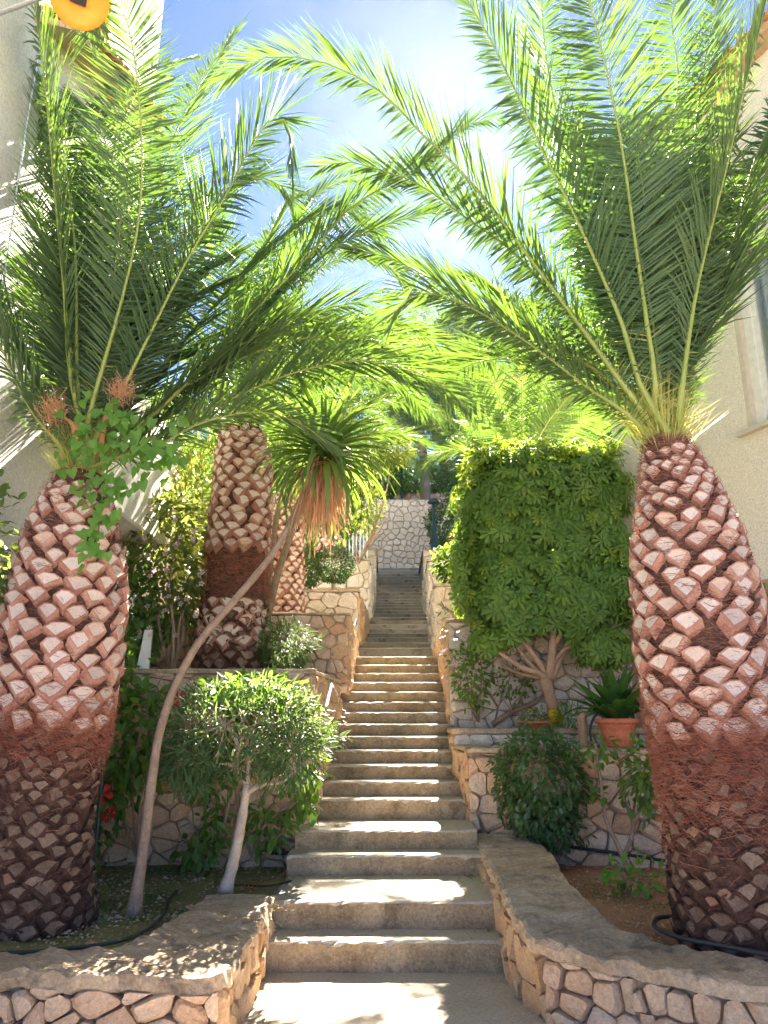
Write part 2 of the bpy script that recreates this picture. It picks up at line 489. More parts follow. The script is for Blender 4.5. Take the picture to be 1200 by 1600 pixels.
M['curtain'] = flat_mat("grey_curtain", (.8, .78, .73), .9)

# ================================================================== SETTING: stairs
def depth_at(D, z): return D * CP + (z - EYE) * SP
def tan_e(py): return math.tan(math.atan((800 - py) / FOC) + PITCH)
def xat(px, D, z): return (px - 600) / FOC * depth_at(D, z)

steps = []          # (front distance, top height, left x, right x)
edges = [(418, 778), (432, 768), (468, 738), (480, 727), (498, 717), (502, 713), (507, 710), (521, 703), (526, 700), (532, 698),
         (541, 697), (543, 695), (544, 693), (545, 692), (546, 691), (549, 690), (552, 688)]
D0 = -EYE / tan_e(1520)
z = 0.0
D = D0
chain = [(1470, 1452), (1408, 1368), (1336, 1327), (1297, 1280)]
for k, (yn, yb) in enumerate(chain):
    z = EYE + D * tan_e(yn)
    steps.append((D, z, xat(edges[k][0], D, z), xat(edges[k][1], D, z)))
    D = (z - EYE) / tan_e(yb)
noses = [1250, 1222, 1195, 1171, 1149, 1130, 1111, 1098, 1083, 1067, 1052, 1039, 1024]
g = 0.285
zs = [EYE + (D + i * g) * tan_e(y) for i, y in enumerate(noses)]
for i in range(len(noses)):
    a = np.polyfit(range(len(noses)), zs, 2)
    zz = float(np.polyval(a, i)) * 0.8 + zs[i] * 0.2
    k = i + 4
    steps.append((D + i * g, zz, xat(edges[k][0], D + i * g, zz), xat(edges[k][1], D + i * g, zz)))
anch = [(13.1, 1012, 565, 676), (15.6, 982, 575, 669), (20.2, 936, 588.5, 660), (23.4, 887, 590, 654)]
zl = steps[-1][1]
pts_a = [(a[0], EYE + a[0] * tan_e(a[1])) for a in anch]
xs_a = [(xat(a[2], a[0], q[1]), xat(a[3], a[0], q[1])) for a, q in zip(anch, pts_a)]
steps.append((13.1, pts_a[0][1], *xs_a[0]))
for j in range(3):
    (Da, za), (Db, zb) = pts_a[j], pts_a[j + 1]
    n = max(2, round((zb - za) / 0.152))
    for i in range(1, n + 1):
        t = i / n
        steps.append((Da + (Db - Da) * t, za + (zb - za) * t, xs_a[j][0][0] if False else xs_a[j][0] + (xs_a[j + 1][0] - xs_a[j][0]) * t, xs_a[j][1] + (xs_a[j + 1][1] - xs_a[j][1]) * t))
STEPS = steps

def stair_z(D):
    zz = 0
    for s in STEPS:
        if s[0] <= D: zz = s[1]
    return zz

stairs = thing("concrete_stairs", (0, D0, 0), "long weathered concrete stair climbing between the stone walls up to the far wall", "stairs", kind="structure")
rs = random.Random(5)
prev = 0.0
for k, (Df, zt, xl, xr) in enumerate(STEPS):
    Dn = STEPS[k + 1][0] if k + 1 < len(STEPS) else Df + 1.2
    mb = MB()
    xa, xb = xl - (0.10 if k not in (0, 1) else .02), xr + 0.10
    n = 30 if k < 17 else 6
    b = 0.014
    prof = [(Df, prev - 0.12, 0), (Df, zt - 0.05, 0), (Df - .004, zt - b, 0), (Df + b * .4, zt - b * .3, 1), (Df + b * 1.5, zt, 1), ((Df + Dn) / 2, zt, 1), (Dn + 0.05, zt, 1)]
    V, F, mi = [], [], []
    for i in range(n + 1):
        t = i / n
        x = xa + (xb - xa) * t
        for j, (y, zz, mm) in enumerate(prof):
            dy = (rs.uniform(-.005, .005) + .012 * mnoise.noise(Vector((x * 3, k, 0)))) if j in (1, 2, 3) else 0
            dz = rs.uniform(-.007, .002) - (.02 if rs.random() < .06 else 0) if j in (2, 3) else 0
            V.append((x, y + dy, zz + dz))
    q = len(prof)
    for i in range(n):
        for j in range(q - 1):
            F.append((i * q + j, (i + 1) * q + j, (i + 1) * q + j + 1, i * q + j + 1))
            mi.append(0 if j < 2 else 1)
    c0 = len(V)
    F.append(tuple(range(q)) + (c0,)); V.append((xa, Dn + .05, prev - .12)); mi.append(0)
    F.append(tuple(reversed(range(n * q, n * q + q))) + (c0 + 1,)); V.append((xb, Dn + .05, prev - .12)); mi.append(0)
    mb.v, mb.f, mb.m = [Vector(v) for v in V], F, mi
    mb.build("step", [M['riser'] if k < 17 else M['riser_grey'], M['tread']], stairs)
    prev = zt

# the paved path at the foot of the stair
mb = MB()
nx, ny = 16, 24
V = [(-.9 + 1.8 * i / nx, 1.2 + (D0 + .03 - 1.2) * j / ny, rs.uniform(-.002, .002)) for j in range(ny + 1) for i in range(nx + 1)]
F = [(j * (nx + 1) + i, j * (nx + 1) + i + 1, (j + 1) * (nx + 1) + i + 1, (j + 1) * (nx + 1) + i) for j in range(ny) for i in range(nx)]
mb.add(V, F)
mb.build("path", M['tread'], None, kind="structure", label="pale concrete path at the foot of the stair")

# ================================================================== stone walls
def clip(poly, a, b, c):          # keep a*x+b*y<=c
    out = []
    n = len(poly)
    for i in range(n):
        p, q = poly[i], poly[(i + 1) % n]
        dp, dq = a * p[0] + b * p[1] - c, a * q[0] + b * q[1] - c
        if dp <= 0: out.append(p)
        if (dp < 0 < dq) or (dq < 0 < dp):
            t = dp / (dp - dq)
            out.append((p[0] + (q[0] - p[0]) * t, p[1] + (q[1] - p[1]) * t))
    return out

def cells(region, cell, aspect, seed, gap, drop=.14):
    rd = random.Random(seed)
    us = [p[0] for p in region]; zs_ = [p[1] for p in region]
    u0, u1, z0, z1 = min(us), max(us), min(zs_), max(zs_)
    ch = cell / aspect
    pts = []
    rows = int((z1 - z0) / ch) + 3
    for r in range(rows):
        zc = z0 - ch * .5 + r * ch
        x = u0 - cell * rd.uniform(.3, 1.0)
        while x < u1 + cell:
            if rd.random() > drop:
                pts.append((x + rd.uniform(-.22, .22) * cell, zc + rd.uniform(-.34, .34) * ch))
                if rd.random() < .10:
                    pts.append((x + rd.uniform(.25, .5) * cell, zc + rd.uniform(-.4, .4) * ch))
            x += cell * rd.uniform(.75, 1.3)
    A = np.array(pts)
    out = []
    sc = np.array([1 / aspect, 1.0])
    S = A * sc
    for i in range(len(A)):
        d = S - S[i]
        dd = (d ** 2).sum(1)
        nb = np.argsort(dd)[1:18]
        c = tuple(A[i])
        poly = [(c[0] - 3 * cell, c[1] - 3 * cell), (c[0] + 3 * cell, c[1] - 3 * cell), (c[0] + 3 * cell, c[1] + 3 * cell), (c[0] - 3 * cell, c[1] + 3 * cell)]
        for j in nb:
            ds = S[j] - S[i]
            a, b = ds[0] * sc[0], ds[1] * sc[1]
            cc = ds @ ((S[i] + S[j]) / 2)
            nn = math.hypot(a, b)
            if nn < 1e-6: continue
            poly = clip(poly, a, b, cc - nn * gap * .5)
            if len(poly) < 3: break
        if len(poly) < 3: continue
        m = len(region)
        for q in range(m):
            p, r2 = region[q], region[(q + 1) % m]
            ex, ez = r2[0] - p[0], r2[1] - p[1]
            a, b = ez, -ex
            poly = clip(poly, a, b, a * p[0] + b * p[1])
            if len(poly) < 3: break
        if len(poly) < 3: continue
        ar = abs(sum(poly[k][0] * poly[(k + 1) % len(poly)][1] - poly[(k + 1) % len(poly)][0] * poly[k][1] for k in range(len(poly)))) / 2
        if ar < (cell * ch) * .09: continue
        out.append(poly)
    return out

def soften(poly, t=.16):
    out = []
    n = len(poly)
    for i in range(n):
        p, q = poly[i], poly[(i + 1) % n]
        if math.hypot(q[0] - p[0], q[1] - p[1]) < .012: 
            out.append(((p[0] + q[0]) / 2, (p[1] + q[1]) / 2)); continue
        out.append((p[0] + (q[0] - p[0]) * t, p[1] + (q[1] - p[1]) * t))
        out.append((p[0] + (q[0] - p[0]) * (1 - t), p[1] + (q[1] - p[1]) * (1 - t)))
    return out

STONE_N = {}
def stone_face(parent, p0, p1, zb, zt, cell, seed, mat, aspect=1.25, gap=.016, proud=.03, fine=True, limit=290, drop=.14):
    """p0->p1 in plan; outside is to the right of that direction."""
    if not hasattr(zb, '__len__'): zb = (zb, zb)
    if not hasattr(zt, '__len__'): zt = (zt, zt)
    a, b = Vector((*p0, 0)), Vector((*p1, 0))
    Lw = (b - a).length
    d = (b - a) / Lw
    n = Vector((d.y, -d.x, 0))
    reg = [(0.004, zb[0]), (Lw - .004, zb[1]), (Lw - .004, zt[1]), (0.004, zt[0])]
    rd = random.Random(seed + 77)
    rest = MB()
    for poly in cells(reg, cell, aspect, seed, gap, drop):
        if fine: poly = soften(poly)
        poly = [(x + rd.uniform(-.004, .004), y + rd.uniform(-.004, .004)) for x, y in poly]
        cx = sum(p[0] for p in poly) / len(poly); cz_ = sum(p[1] for p in poly) / len(poly)
        pr = proud * rd.uniform(.35, 1.25)
        tu, tz = rd.uniform(-.22, .22), rd.uniform(-.22, .22)
        sh = rd.uniform(.66, .9)
        offx, offz = rd.uniform(-.02, .02), rd.uniform(-.02, .02)
        V = []
        m = len(poly)
        for x, y in poly: V.append(a + d * x + Vector((0, 0, y)) - n * .045)
        for x, y in poly: V.append(a + d * (cx + (x - cx) * .985) + Vector((0, 0, cz_ + (y - cz_) * .985)) + n * (pr * .35 + rd.uniform(-.004, .003)))
        for x, y in poly:
            xx, yy = cx + offx + (x - cx) * sh * rd.uniform(.93, 1.04), cz_ + offz + (y - cz_) * sh * rd.uniform(.93, 1.04)
            V.append(a + d * xx + Vector((0, 0, yy)) + n * (pr + (xx - cx) * tu + (yy - cz_) * tz + rd.uniform(-.004, .005)))
        V.append(a + d * cx + Vector((0, 0, cz_)) + n * (pr * rd.uniform(.9, 1.3)))
        F = []
        for k in range(m):
            k2 = (k + 1) % m
            F.append((k, k2, m + k2, m + k))
            F.append((m + k, m + k2, 2 * m + k2, 2 * m + k))
            F.append((2 * m + k, 2 * m + k2, 3 * m))
        c = STONE_N.get(parent, 0)
        if c < limit:
            sb = MB(); sb.add(V, F)
            sb.build("stone", mat, parent)
            STONE_N[parent] = c + 1
        else:
            rest.add(V, F)
    if rest.v:
        rest.build("stone", mat, parent, kind="stuff")

def slab_body(mb, p0, p1, zb, zt, thick, back=.03):
    if not hasattr(zt, '__len__'): zt = (zt, zt)
    a, b = Vector((*p0, 0)), Vector((*p1, 0))
    d = (b - a).normalized()
    n = Vector((d.y, -d.x, 0))
    f0, f1 = a - n * back, b - n * back
    k0, k1 = a - n * (back + thick), b - n * (back + thick)
    z_ = lambda v, zz: (v.x, v.y, zz)
    mb.hexa([z_(f0, zb), z_(f1, zb), z_(k1, zb), z_(k0, zb)], [z_(f0, zt[0]), z_(f1, zt[1]), z_(k1, zt[1]), z_(k0, zt[0])])

def coping(parent, outer, inner, ztop, thick, seed, mat=None, n=60, rough=.010, name="coping"):
    zo = np.interp(np.linspace(0, 1, len(outer)), np.linspace(0, 1, len(ztop)), ztop)
    o_ = smooth_like([(x, y, zz) for (x, y), zz in zip(outer, zo)], n)
    i_ = smooth_like([(x, y, 0) for x, y in inner], n)
    rd = random.Random(seed)
    V, F = [], []
    js = [(-1, -thick, 0), (-1, -thick, .0), (0, -thick * .85, 0), (0, -thick * .3, 0), (.02, -.006, 0), (.06, 0, 0), (.25, 0, 0), (.45, 0, 0), (.65, 0, 0), (.85, 0, 0), (.97, -.004, 0), (1.0, -.03, 0), (1.0, -thick, 0)]
    js = js[1:]
    q = len(js)
    for i in range(n):
        o = Vector(o_[i]); k = Vector((i_[i][0], i_[i][1], o.z))
        for j, (t, dz, _) in enumerate(js):
            if t < 0:
                p = o + (k - o) * .06
            else:
                p = o + (k - o) * t
            nz = mnoise.noise(p * 9) * rough + mnoise.noise(p * 28) * rough * .5 + mnoise.noise(p * 3) * rough * .6
            side = (o - k); side = side.normalized() if side.length > 0 else side
            amp = 1.3 if j in (1, 2, 3) else .2
            V.append(p + Vector((0, 0, dz + nz * (1 if j > 2 else .9))) + side * (mnoise.noise(p * 14 + Vector((0, 0, j))) * rough * amp))
    for i in range(n - 1):
        for j in range(q - 1):
            F.append((i * q + j, i * q + j + 1, (i + 1) * q + j + 1, (i + 1) * q + j))
    F = [tuple(reversed(f)) for f in F]
    F.append(tuple(range(q))); F.append(tuple(reversed(range((n - 1) * q, n * q))))
    mb = MB(); mb.v = V; mb.f = F; mb.m = [0] * len(F)
    return mb.build(name, mat or M['coping'], parent)

def smooth_like(pts, n):
    p = np.array(pts, dtype=float)
    s = np.concatenate([[0], np.cumsum(np.linalg.norm(np.diff(p, axis=0), axis=1))])
    s /= s[-1]
    # Catmull-Rom on the given points, sampled by point index so outer and inner stay paired
    t = np.linspace(0, len(p) - 1, n)
    q = np.vstack([2 * p[0] - p[1], p, 2 * p[-1] - p[-2]])
    out = []
    for tt in t:
        i = min(int(tt), len(p) - 2); f = tt - i
        a, b, c, d = q[i], q[i + 1], q[i + 2], q[i + 3]
        out.append(0.5 * (2 * b + (c - a) * f + (2 * a - 5 * b + 4 * c - d) * f * f + (-a + 3 * b - 3 * c + d) * f ** 3))
    return np.array(out)

def soil(name, poly, z_, mat, amp=.02, n=30, label=None):
    """a bumpy bed inside the convex quad poly (4 plan points)"""
    V = []
    for j in range(n + 1):
        for i in range(n + 1):
            u, v = i / n, j / n
            x = (poly[0][0] * (1 - u) + poly[1][0] * u) * (1 - v) + (poly[3][0] * (1 - u) + poly[2][0] * u) * v
            y = (poly[0][1] * (1 - u) + poly[1][1] * u) * (1 - v) + (poly[3][1] * (1 - u) + poly[2][1] * u) * v
            zz = z_ + amp * (mnoise.noise(Vector((x, y, 0)) * 2.5) + .5 * mnoise.noise(Vector((x, y, 3)) * 9))
            V.append((x, y, zz))
    F = [(j * (n + 1) + i, j * (n + 1) + i + 1, (j + 1) * (n + 1) + i + 1, (j + 1) * (n + 1) + i) for j in range(n) for i in range(n)]
    mb = MB(); mb.add(V, F)
    return mb.build(name, mat, None, kind="structure", label=label)

# ---- lower planter, left
w = thing("planter_wall", (-.78, 3.95, 0), "low curved stone planter wall with thick concrete top, round the left palm", "wall")
zc = .38
mb = MB()
slab_body(mb, (-3.2, 4.2), (-.81, 4.15), -.1, zc - .07, .35)
slab_body(mb, (-.80, 4.2), (-.785, 5.76), -.1, zc - .07, .35)
mb.build("wall_core", M['mortar'], w)
stone_face(w, (-3.2, 4.18), (-.80, 4.13), -.06, zc - .075, .15, 11, M['stone_warm'], 1.3, .011, .045, drop=.16)
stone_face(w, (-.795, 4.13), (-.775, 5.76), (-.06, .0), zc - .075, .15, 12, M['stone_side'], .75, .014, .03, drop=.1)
coping(w, [(-3.2, 4.15), (-2.2, 4.15), (-1.3, 4.12), (-.88, 4.10), (-.76, 4.22), (-.762, 4.6), (-.76, 5.2), (-.755, 5.78)],
       [(-3.2, 4.5), (-2.1, 4.45), (-1.75, 4.52), (-1.50, 4.62), (-1.38, 4.85), (-1.34, 5.15), (-1.29, 5.45), (-1.24, 5.74)], [zc, zc, zc - .01, zc, zc + .01], .085, 3, n=200, rough=.022)
soil("bed_soil", [(-3.3, 4.2), (-.95, 4.6), (-.70, 7.2), (-3.3, 7.2)], .34, M['soil_moss'], .02, 60, "mossy dark soil bed under the left palm")

# ---- lower planter, right
w = thing("planter_wall", (.9, 4.2, 0), "long stone planter wall with wide grey concrete top, beside the steps on the right", "wall")
po = [(.79, 7.30), (.80, 6.5), (.79, 5.5), (.79, 4.98), (.88, 4.60), (1.26, 4.23), (1.77, 3.90), (3.0, 3.22)]
zr = [.575, .54, .50, .45, .41, .40, .40, .40]
mb = MB()
for i in range(len(po) - 1):
    slab_body(mb, po[i], po[i + 1], -.1, (zr[i] - .07, zr[i + 1] - .07), .3)
mb.build("wall_core", M['mortar'], w)
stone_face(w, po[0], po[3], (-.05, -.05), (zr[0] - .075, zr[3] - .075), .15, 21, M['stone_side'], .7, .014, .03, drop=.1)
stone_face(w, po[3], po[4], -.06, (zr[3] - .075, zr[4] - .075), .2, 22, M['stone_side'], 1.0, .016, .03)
stone_face(w, po[4], po[5], -.06, (zr[4] - .075, zr[5] - .075), .145, 23, M['stone_warm'], 1.2, .011, .045, drop=.16)
stone_face(w, po[5], po[6], -.06, zr[5] - .075, .145, 24, M['stone_warm'], 1.2, .011, .045, drop=.16)
stone_face(w, po[6], po[7], -.06, zr[6] - .075, .145, 25, M['stone_warm'], 1.2, .011, .045, drop=.16)
inn = [Z(a, b, zz) for a, b, zz in [(815, 1305, .575), (860, 1328, .55), (885, 1370, .51), (922, 1402, .47), (955, 1432, .44), (1010, 1457, .42), (1080, 1476, .41), (1300, 1515, .40)]]
coping(w, [(po[0][0] - .015, po[0][1]), (.785, 6.5), (.775, 5.5), (.775, 4.98), (.865, 4.58), (1.25, 4.21), (1.76, 3.88), (3.0, 3.19)], [(p.x, p.y) for p in inn], zr, .085, 5, n=240, rough=.022)
soil("bed_soil", [(.95, 4.45), (3.9, 3.4), (3.6, 7.2), (1.0, 7.6)], .355, M['soil_red'], .025, 60, "reddish soil bed under the right palm")

# ---- terrace walls
def terrace(label, x0, x1, xout, Da, Db, zb, zt, cell, seed, mat=None, side_mat=None, sgn=-1, cop=.05, copw=.3, core='mortar', front_only=False, aspect=1.25, fine=True, front_skew=0.0, copmat=None):
    """sgn -1: left of the stair (front face + face looking at the stair on +x); +1: right of it"""
    w = thing("retaining_wall", (x0, Da, zb), label, "wall")
    mb = MB()
    mat = mat or M['stone_pale']; side_mat = side_mat or M['stone_side']
    zt2 = zt - cop
    xo = (xout, Da + front_skew)
    if sgn < 0:
        f0, f1 = xo, (x0, Da)
        s0, s1 = (x0, Da), (x1, Db)
    else:
        f0, f1 = (x0, Da), xo
        s0, s1 = (x1, Db), (x0, Da)
    slab_body(mb, f0, f1, zb, zt2, .3)
    if not front_only: slab_body(mb, s0, s1, zb, zt2, .3)
    mb.build("wall_core", M[core], w)
    stone_face(w, f0, f1, zb, zt2 - .004, cell, seed, mat, aspect, .010 if fine else .018, .04, fine=fine)
    if not front_only:
        zside = max(zb, stair_z(Da) - .1)
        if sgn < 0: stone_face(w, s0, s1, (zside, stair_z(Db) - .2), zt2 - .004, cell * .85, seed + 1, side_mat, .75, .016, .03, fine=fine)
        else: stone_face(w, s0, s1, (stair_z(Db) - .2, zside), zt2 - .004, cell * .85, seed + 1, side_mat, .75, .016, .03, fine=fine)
    e = .02
    if front_only:
        o = [(f0[0], f0[1] - e), (f1[0], f1[1] - e)]; i_ = [(f0[0], f0[1] + copw), (f1[0], f1[1] + copw)]
    elif sgn < 0:
        o = [(xout, xo[1] - e), (x0 - copw, Da - e + front_skew * copw / abs(xout - x0)), (x0 + e, Da - e), (x0 + e, Da + copw), (x1 + e, Db)]
        i_ = [(xout, xo[1] + copw), (x0 - copw - .1, Da + copw), (x0 - copw, Da + copw), (x0 - copw, Da + copw + .1), (x1 - copw, Db)]
    else:
        o = [(x1 - e, Db), (x0 - e, Da + copw), (x0 - e, Da - e), (x0 + copw, Da - e + front_skew * copw / abs(xout - x0)), (xout, xo[1] - e)]
        i_ = [(x1 + copw, Db), (x0 + copw, Da + copw + .1), (x0 + copw, Da + copw), (x0 + copw + .1, Da + copw), (xout, xo[1] + copw)]
    o2, i2 = [], []
    for q in range(len(o) - 1):
        for t in (0, .5):
            o2.append((o[q][0] + (o[q + 1][0] - o[q][0]) * t, o[q][1] + (o[q + 1][1] - o[q][1]) * t))
            i2.append((i_[q][0] + (i_[q + 1][0] - i_[q][0]) * t, i_[q][1] + (i_[q + 1][1] - i_[q][1]) * t))
    o2.append(o[-1]); i2.append(i_[-1])
    if cop > 0:
        coping(w, o2, i2, [zt, zt], cop, seed, mat=copmat, n=70 if fine else 24, rough=.008)
    return w

terrace("stone retaining wall with pink and tan stones behind the oleander", -.66, -.53, -3.3, 7.1, 9.3, .25, 2.02, .175, 31, M['stone_warm'])
terrace("tan stone wall block right behind the small flowering bush", -.44, -.44, -3.3, 9.3, 12.4, 1.85, 2.83, .17, 41, M['stone_warm'], cop=.03)
terrace("pale wall of squared stones in front of the round clipped bush", -.43, -.34, -4.5, 12.5, 15.4, 2.7, 3.65, .26, 51, core='mortar_pale')
terrace("pale stone pier below the blue railing, left of the upper steps", -.31, -.24, -5.5, 15.5, 19.4, 3.5, 4.8, .27, 61, side_mat=M['stone_pale'], core='mortar_pale', fine=False)
terrace("topmost stone side wall on the left where the stair meets the tall wall", -.2, -.2, -5.5, 19.5, 23.75, 4.6, 5.9, .28, 71, side_mat=M['stone_pale'], core='mortar_pale', fine=False)
terrace("stone retaining wall with big boulders behind the dark round shrub", .79, .73, 3.9, 7.38, 8.15, .3, 1.31, .19, 81, M['stone_warm'], sgn=1, front_skew=-.95)
terrace("low stone ledge left of the tree with yellow tape", .735, .74, 3.4, 8.2, 8.95, 1.1, 1.47, .2, 91, M['stone_pale'], sgn=1, cop=.06)
terrace("tall polygonal stone wall behind the clipped tree and the terracotta pot", .77, .83, 3.6, 9.0, 12.4, 1.3, 2.72, .185, 101, M['stone_pale'], sgn=1, cop=.04)
terrace("pale stone wall end beside the upper steps, left edge of the hedge", .85, .93, 3.4, 12.5, 15.5, 2.6, 3.74, .27, 111, M['stone_pale'], side_mat=M['stone_pale'], sgn=1, core='mortar_pale')
terrace("pale stone wall with the black lamp post standing on it", .94, 1.02, 5.5, 15.6, 19.4, 3.6, 4.8, .27, 121, side_mat=M['stone_pale'], sgn=1, core='mortar_pale', fine=False)
terrace("topmost stone side wall on the right where the stair meets the tall wall", 1.04, 1.08, 5.5, 19.5, 23.75, 4.6, 5.85, .28, 131, side_mat=M['stone_pale'], sgn=1, core='mortar_pale', fine=False)
w = thing("retaining_wall", (0, 23.8, 5.6), "tall pale wall of fitted polygonal stones closing the top of the stair", "wall")
mb = MB(); slab_body(mb, (-3.2, 23.8), (5.5, 23.8), 4.8, 8.5, .4); mb.build("wall_core", M['mortar_pale'], w)
stone_face(w, (-1.6, 23.8), (3.4, 23.8), 5.6, 8.48, .21, 141, M['stone_pale'], 1.1, .02, .03, fine=False)
w = thing("garden_wall", (1, 28, 8.6), "low tan stone wall behind the pine trunk above the tall wall", "wall")
mb = MB(); slab_body(mb, (-6, 28), (9, 28), 8.2, 9.95, .3); mb.build("wall_core", M['mortar_pale'], w)
stone_face(w, (-1, 28), (5, 28), 8.5, 9.95, .33, 151, M['stone_warm'], 1.2, .03, .03, fine=False)

# terraces and ground
soil("terrace_soil", [(-3.4, 7.3), (-.8, 7.3), (-.7, 9.3), (-3.4, 9.3)], 1.95, M['soil_moss'], .03, 20, "soil of the first terrace on the left")
soil("terrace_soil", [(-5, 9.5), (-.6, 9.5), (-.6, 12.5), (-5, 12.5)], 2.76, M['soil_red'], .03, 16, "soil of the second terrace on the left")
soil("terrace_soil", [(-9, 12.7), (-.6, 12.7), (-.5, 15.5), (-9, 15.5)], 3.58, M['soil_moss'], .03, 16, "soil of the third terrace on the left")
soil("terrace_soil", [(-9, 15.7), (-.5, 15.7), (-.4, 19.5), (-9, 19.5)], 4.74, M['soil_moss'], .03, 16, "soil of the fourth terrace on the left")
soil("terrace_soil", [(-9, 19.6), (-.4, 19.6), (-.4, 23.8), (-9, 23.8)], 5.84, M['soil_moss'], .03, 12, "soil of the top terrace on the left")
soil("terrace_soil", [(1.0, 7.5), (4.2, 6.6), (4.2, 9.0), (1.0, 9.0)], 1.27, M['soil_red'], .02, 20, "soil behind the boulder wall")
soil("terrace_soil", [(.95, 8.35), (3.3, 8.35), (3.3, 9.0), (.95, 9.0)], 1.43, M['soil_red'], .02, 16, "soil round the taped tree trunk")
soil("terrace_soil", [(1.0, 9.2), (4.5, 9.2), (4.5, 12.5), (1.0, 12.5)], 2.66, M['soil_red'], .03, 16, "soil above the polygonal wall")
soil("terrace_soil", [(1.1, 12.7), (9, 12.7), (9, 15.6), (1.1, 15.6)], 3.68, M['soil_moss'], .03, 16, "soil of the third terrace on the right")
soil("terrace_soil", [(1.2, 15.7), (9, 15.7), (9, 19.5), (1.2, 19.5)], 4.74, M['soil_moss'], .03, 16, "soil of the fourth terrace on the right")
soil("terrace_soil", [(1.3, 19.6), (9, 19.6), (9, 23.8), (1.3, 23.8)], 5.8, M['soil_moss'], .03, 12, "soil of the top terrace on the right")

def ground_z(x, y):
    if y < 24: return 8.4
    t = y - 24
    return 8.4 + (0 if t < 7 else (t - 7) * .30) + abs(x) * .05 * min(1, t / 20)
V, F = [], []
nx, ny = 60, 60
for j in range(ny + 1):
    for i in range(nx + 1):
        x = -70 + 140 * i / nx
        y = 24 + 46 * (j / ny) ** 1.3
        V.append((x, y, ground_z(x, y) + mnoise.noise(Vector((x, y, 0)) * .15) * min(1, (y - 24) / 12)))
F = [(j * (nx + 1) + i, j * (nx + 1) + i + 1, (j + 1) * (nx + 1) + i + 1, (j + 1) * (nx + 1) + i) for j in range(ny) for i in range(nx)]
mb = MB(); mb.add(V, F)
mb.build("hillside", M['hill'], None, smooth=True, kind="structure", label="wooded hillside rising behind the stair")
mb = MB()
for a in (-1, 1):
    mb.hexa([(a * 9 - 0, 12, -.3), (a * 9 + a * 60, 12, -.3), (a * 9 + a * 60, 24.1, -.3), (a * 9, 24.1, -.3)][::a], [(a * 9, 12, 3.5), (a * 69, 12, 6), (a * 69, 24.1, 9), (a * 9, 24.1, 8.3)][::a])
mb.build("terrain_flank", M['hill'], None, kind="structure", label="sloping ground beside the terraces")
mb = MB()
mb.add([(-400, -400, -.12), (400, -400, -.12), (400, 600, -.12), (-400, 600, -.12)], [(0, 1, 2, 3)])
mb.build("ground", M['tread'], None, kind="structure", label="ground around the garden")

# ================================================================== buildings
tile_me = None
def tile_mesh():
    n, L_, r, th = 8, .42, .085, .014
    V, F = [], []
    for i, (yy, rr) in enumerate(((0, r), (L_, r * .82))):
        for k in range(n + 1):
            a = math.pi * k / n
            V.append((math.cos(a) * rr, yy, math.sin(a) * rr * .75))
        for k in range(n + 1):
            a = math.pi * k / n
            V.append((math.cos(a) * (rr - th), yy, math.sin(a) * (rr - th) * .75))
    q = n + 1
    for k in range(n):
        F.append((k, k + 1, 2 * q + k + 1, 2 * q + k)[::-1])
        F.append((q + k, q + k + 1, 3 * q + k + 1, 3 * q + k))
        F.append((k, k + 1, q + k + 1, q + k))
        F.append((2 * q + k, 2 * q + k + 1, 3 * q + k + 1, 3 * q + k)[::-1])
    return mesh_py("roof_tile", V, F, [M['tile']], None, True)
tile_me = tile_mesh()

# left building: white, its long wall runs along the garden at x = -3.05
bl = thing("apartment_building", (-3.05, 6, 0), "white rough plastered building with orange window surround, left of the garden", "building")
X = -3.05
def pl(px, py):                   # point of that wall seen at a pixel
    r = ray(px, py); r = r * (X / r.x)
    return Vector((X, r.y, r.z + EYE))
wa, wb = pl(131, 60), pl(158, 60)          # window sides
zb_, zt_ = pl(150, 118).z, pl(150, -60).z
y0, y1 = min(wa.y, wb.y), max(wa.y, wb.y) + .35
mb = MB()
mb.box(X - 6, 2.0, -.1, X, y0, 12.5)
mb.box(X - 6, y1, -.1, X, 8.15, 12.5)
mb.box(X - 6, y0, -.1, X, y1, zb_)
mb.box(X - 6, y0, zt_, X, y1, 12.5)
mb.box(X - 5.8, 8.15, -.1, X - .03, 10.7, 5.6)
mb.build("wall", M['stucco_w'], bl)
mb = MB()
mb.box(X - .14, y1 - .30, zb_, X + .05, y1, zt_ + .1)
wdw = mb.build("window", M['orange'], bl)
mb = MB()
for yy in (y0, y0 + .16): mb.box(X - .10, yy, zb_, X - .03, yy + .07, zt_)
mb.build("frame", M['pvc'], wdw)
mb = MB(); mb.box(X - .075, y0 + .07, zb_, X - .06, y1 - .30, zt_); mb.build("pane", M['glass'], wdw)
mb = MB(); mb.box(X - .5, y0 + .02, zb_, X - .45, y1 - .3, zt_); mb.build("room", M['room'], wdw)
# sloping tiled canopy on the wall
a_, b_ = pl(103, 88), pl(204, 196)
ca = Vector((X, a_.y, a_.z + .05)); cb = Vector((X, b_.y, b_.z + .05))
sl = (cb - ca).normalized()
mb = MB()
ex = Vector((.34, 0, -.10)); up = Vector((0, 0, .07))
c0, c1 = ca - sl * .6, cb + sl * .4
c1.y = min(c1.y, 8.1)
mb.hexa([c0, c0 + ex, c1 + ex, c1], [c0 + up, c0 + ex + up, c1 + ex + up, c1 + up])
rf = mb.build("tiled_canopy", M['dado'], bl)
Lc = (c1 - c0).length
for i in range(int(Lc / .17)):
    p = c0 + sl * (i * .17 + .08) + Vector((.40, 0, -.04))
    # tiles run down and outward from the wall
    q = Matrix((sl, Vector((-1, 0, .28)).normalized(), sl.cross(Vector((-1, 0, .28)).normalized()))).transposed().to_quaternion()
    inst("tile", tile_me, rf, p + Vector((0, 0, .06)), q, (1, 1, 1))
mb = MB()
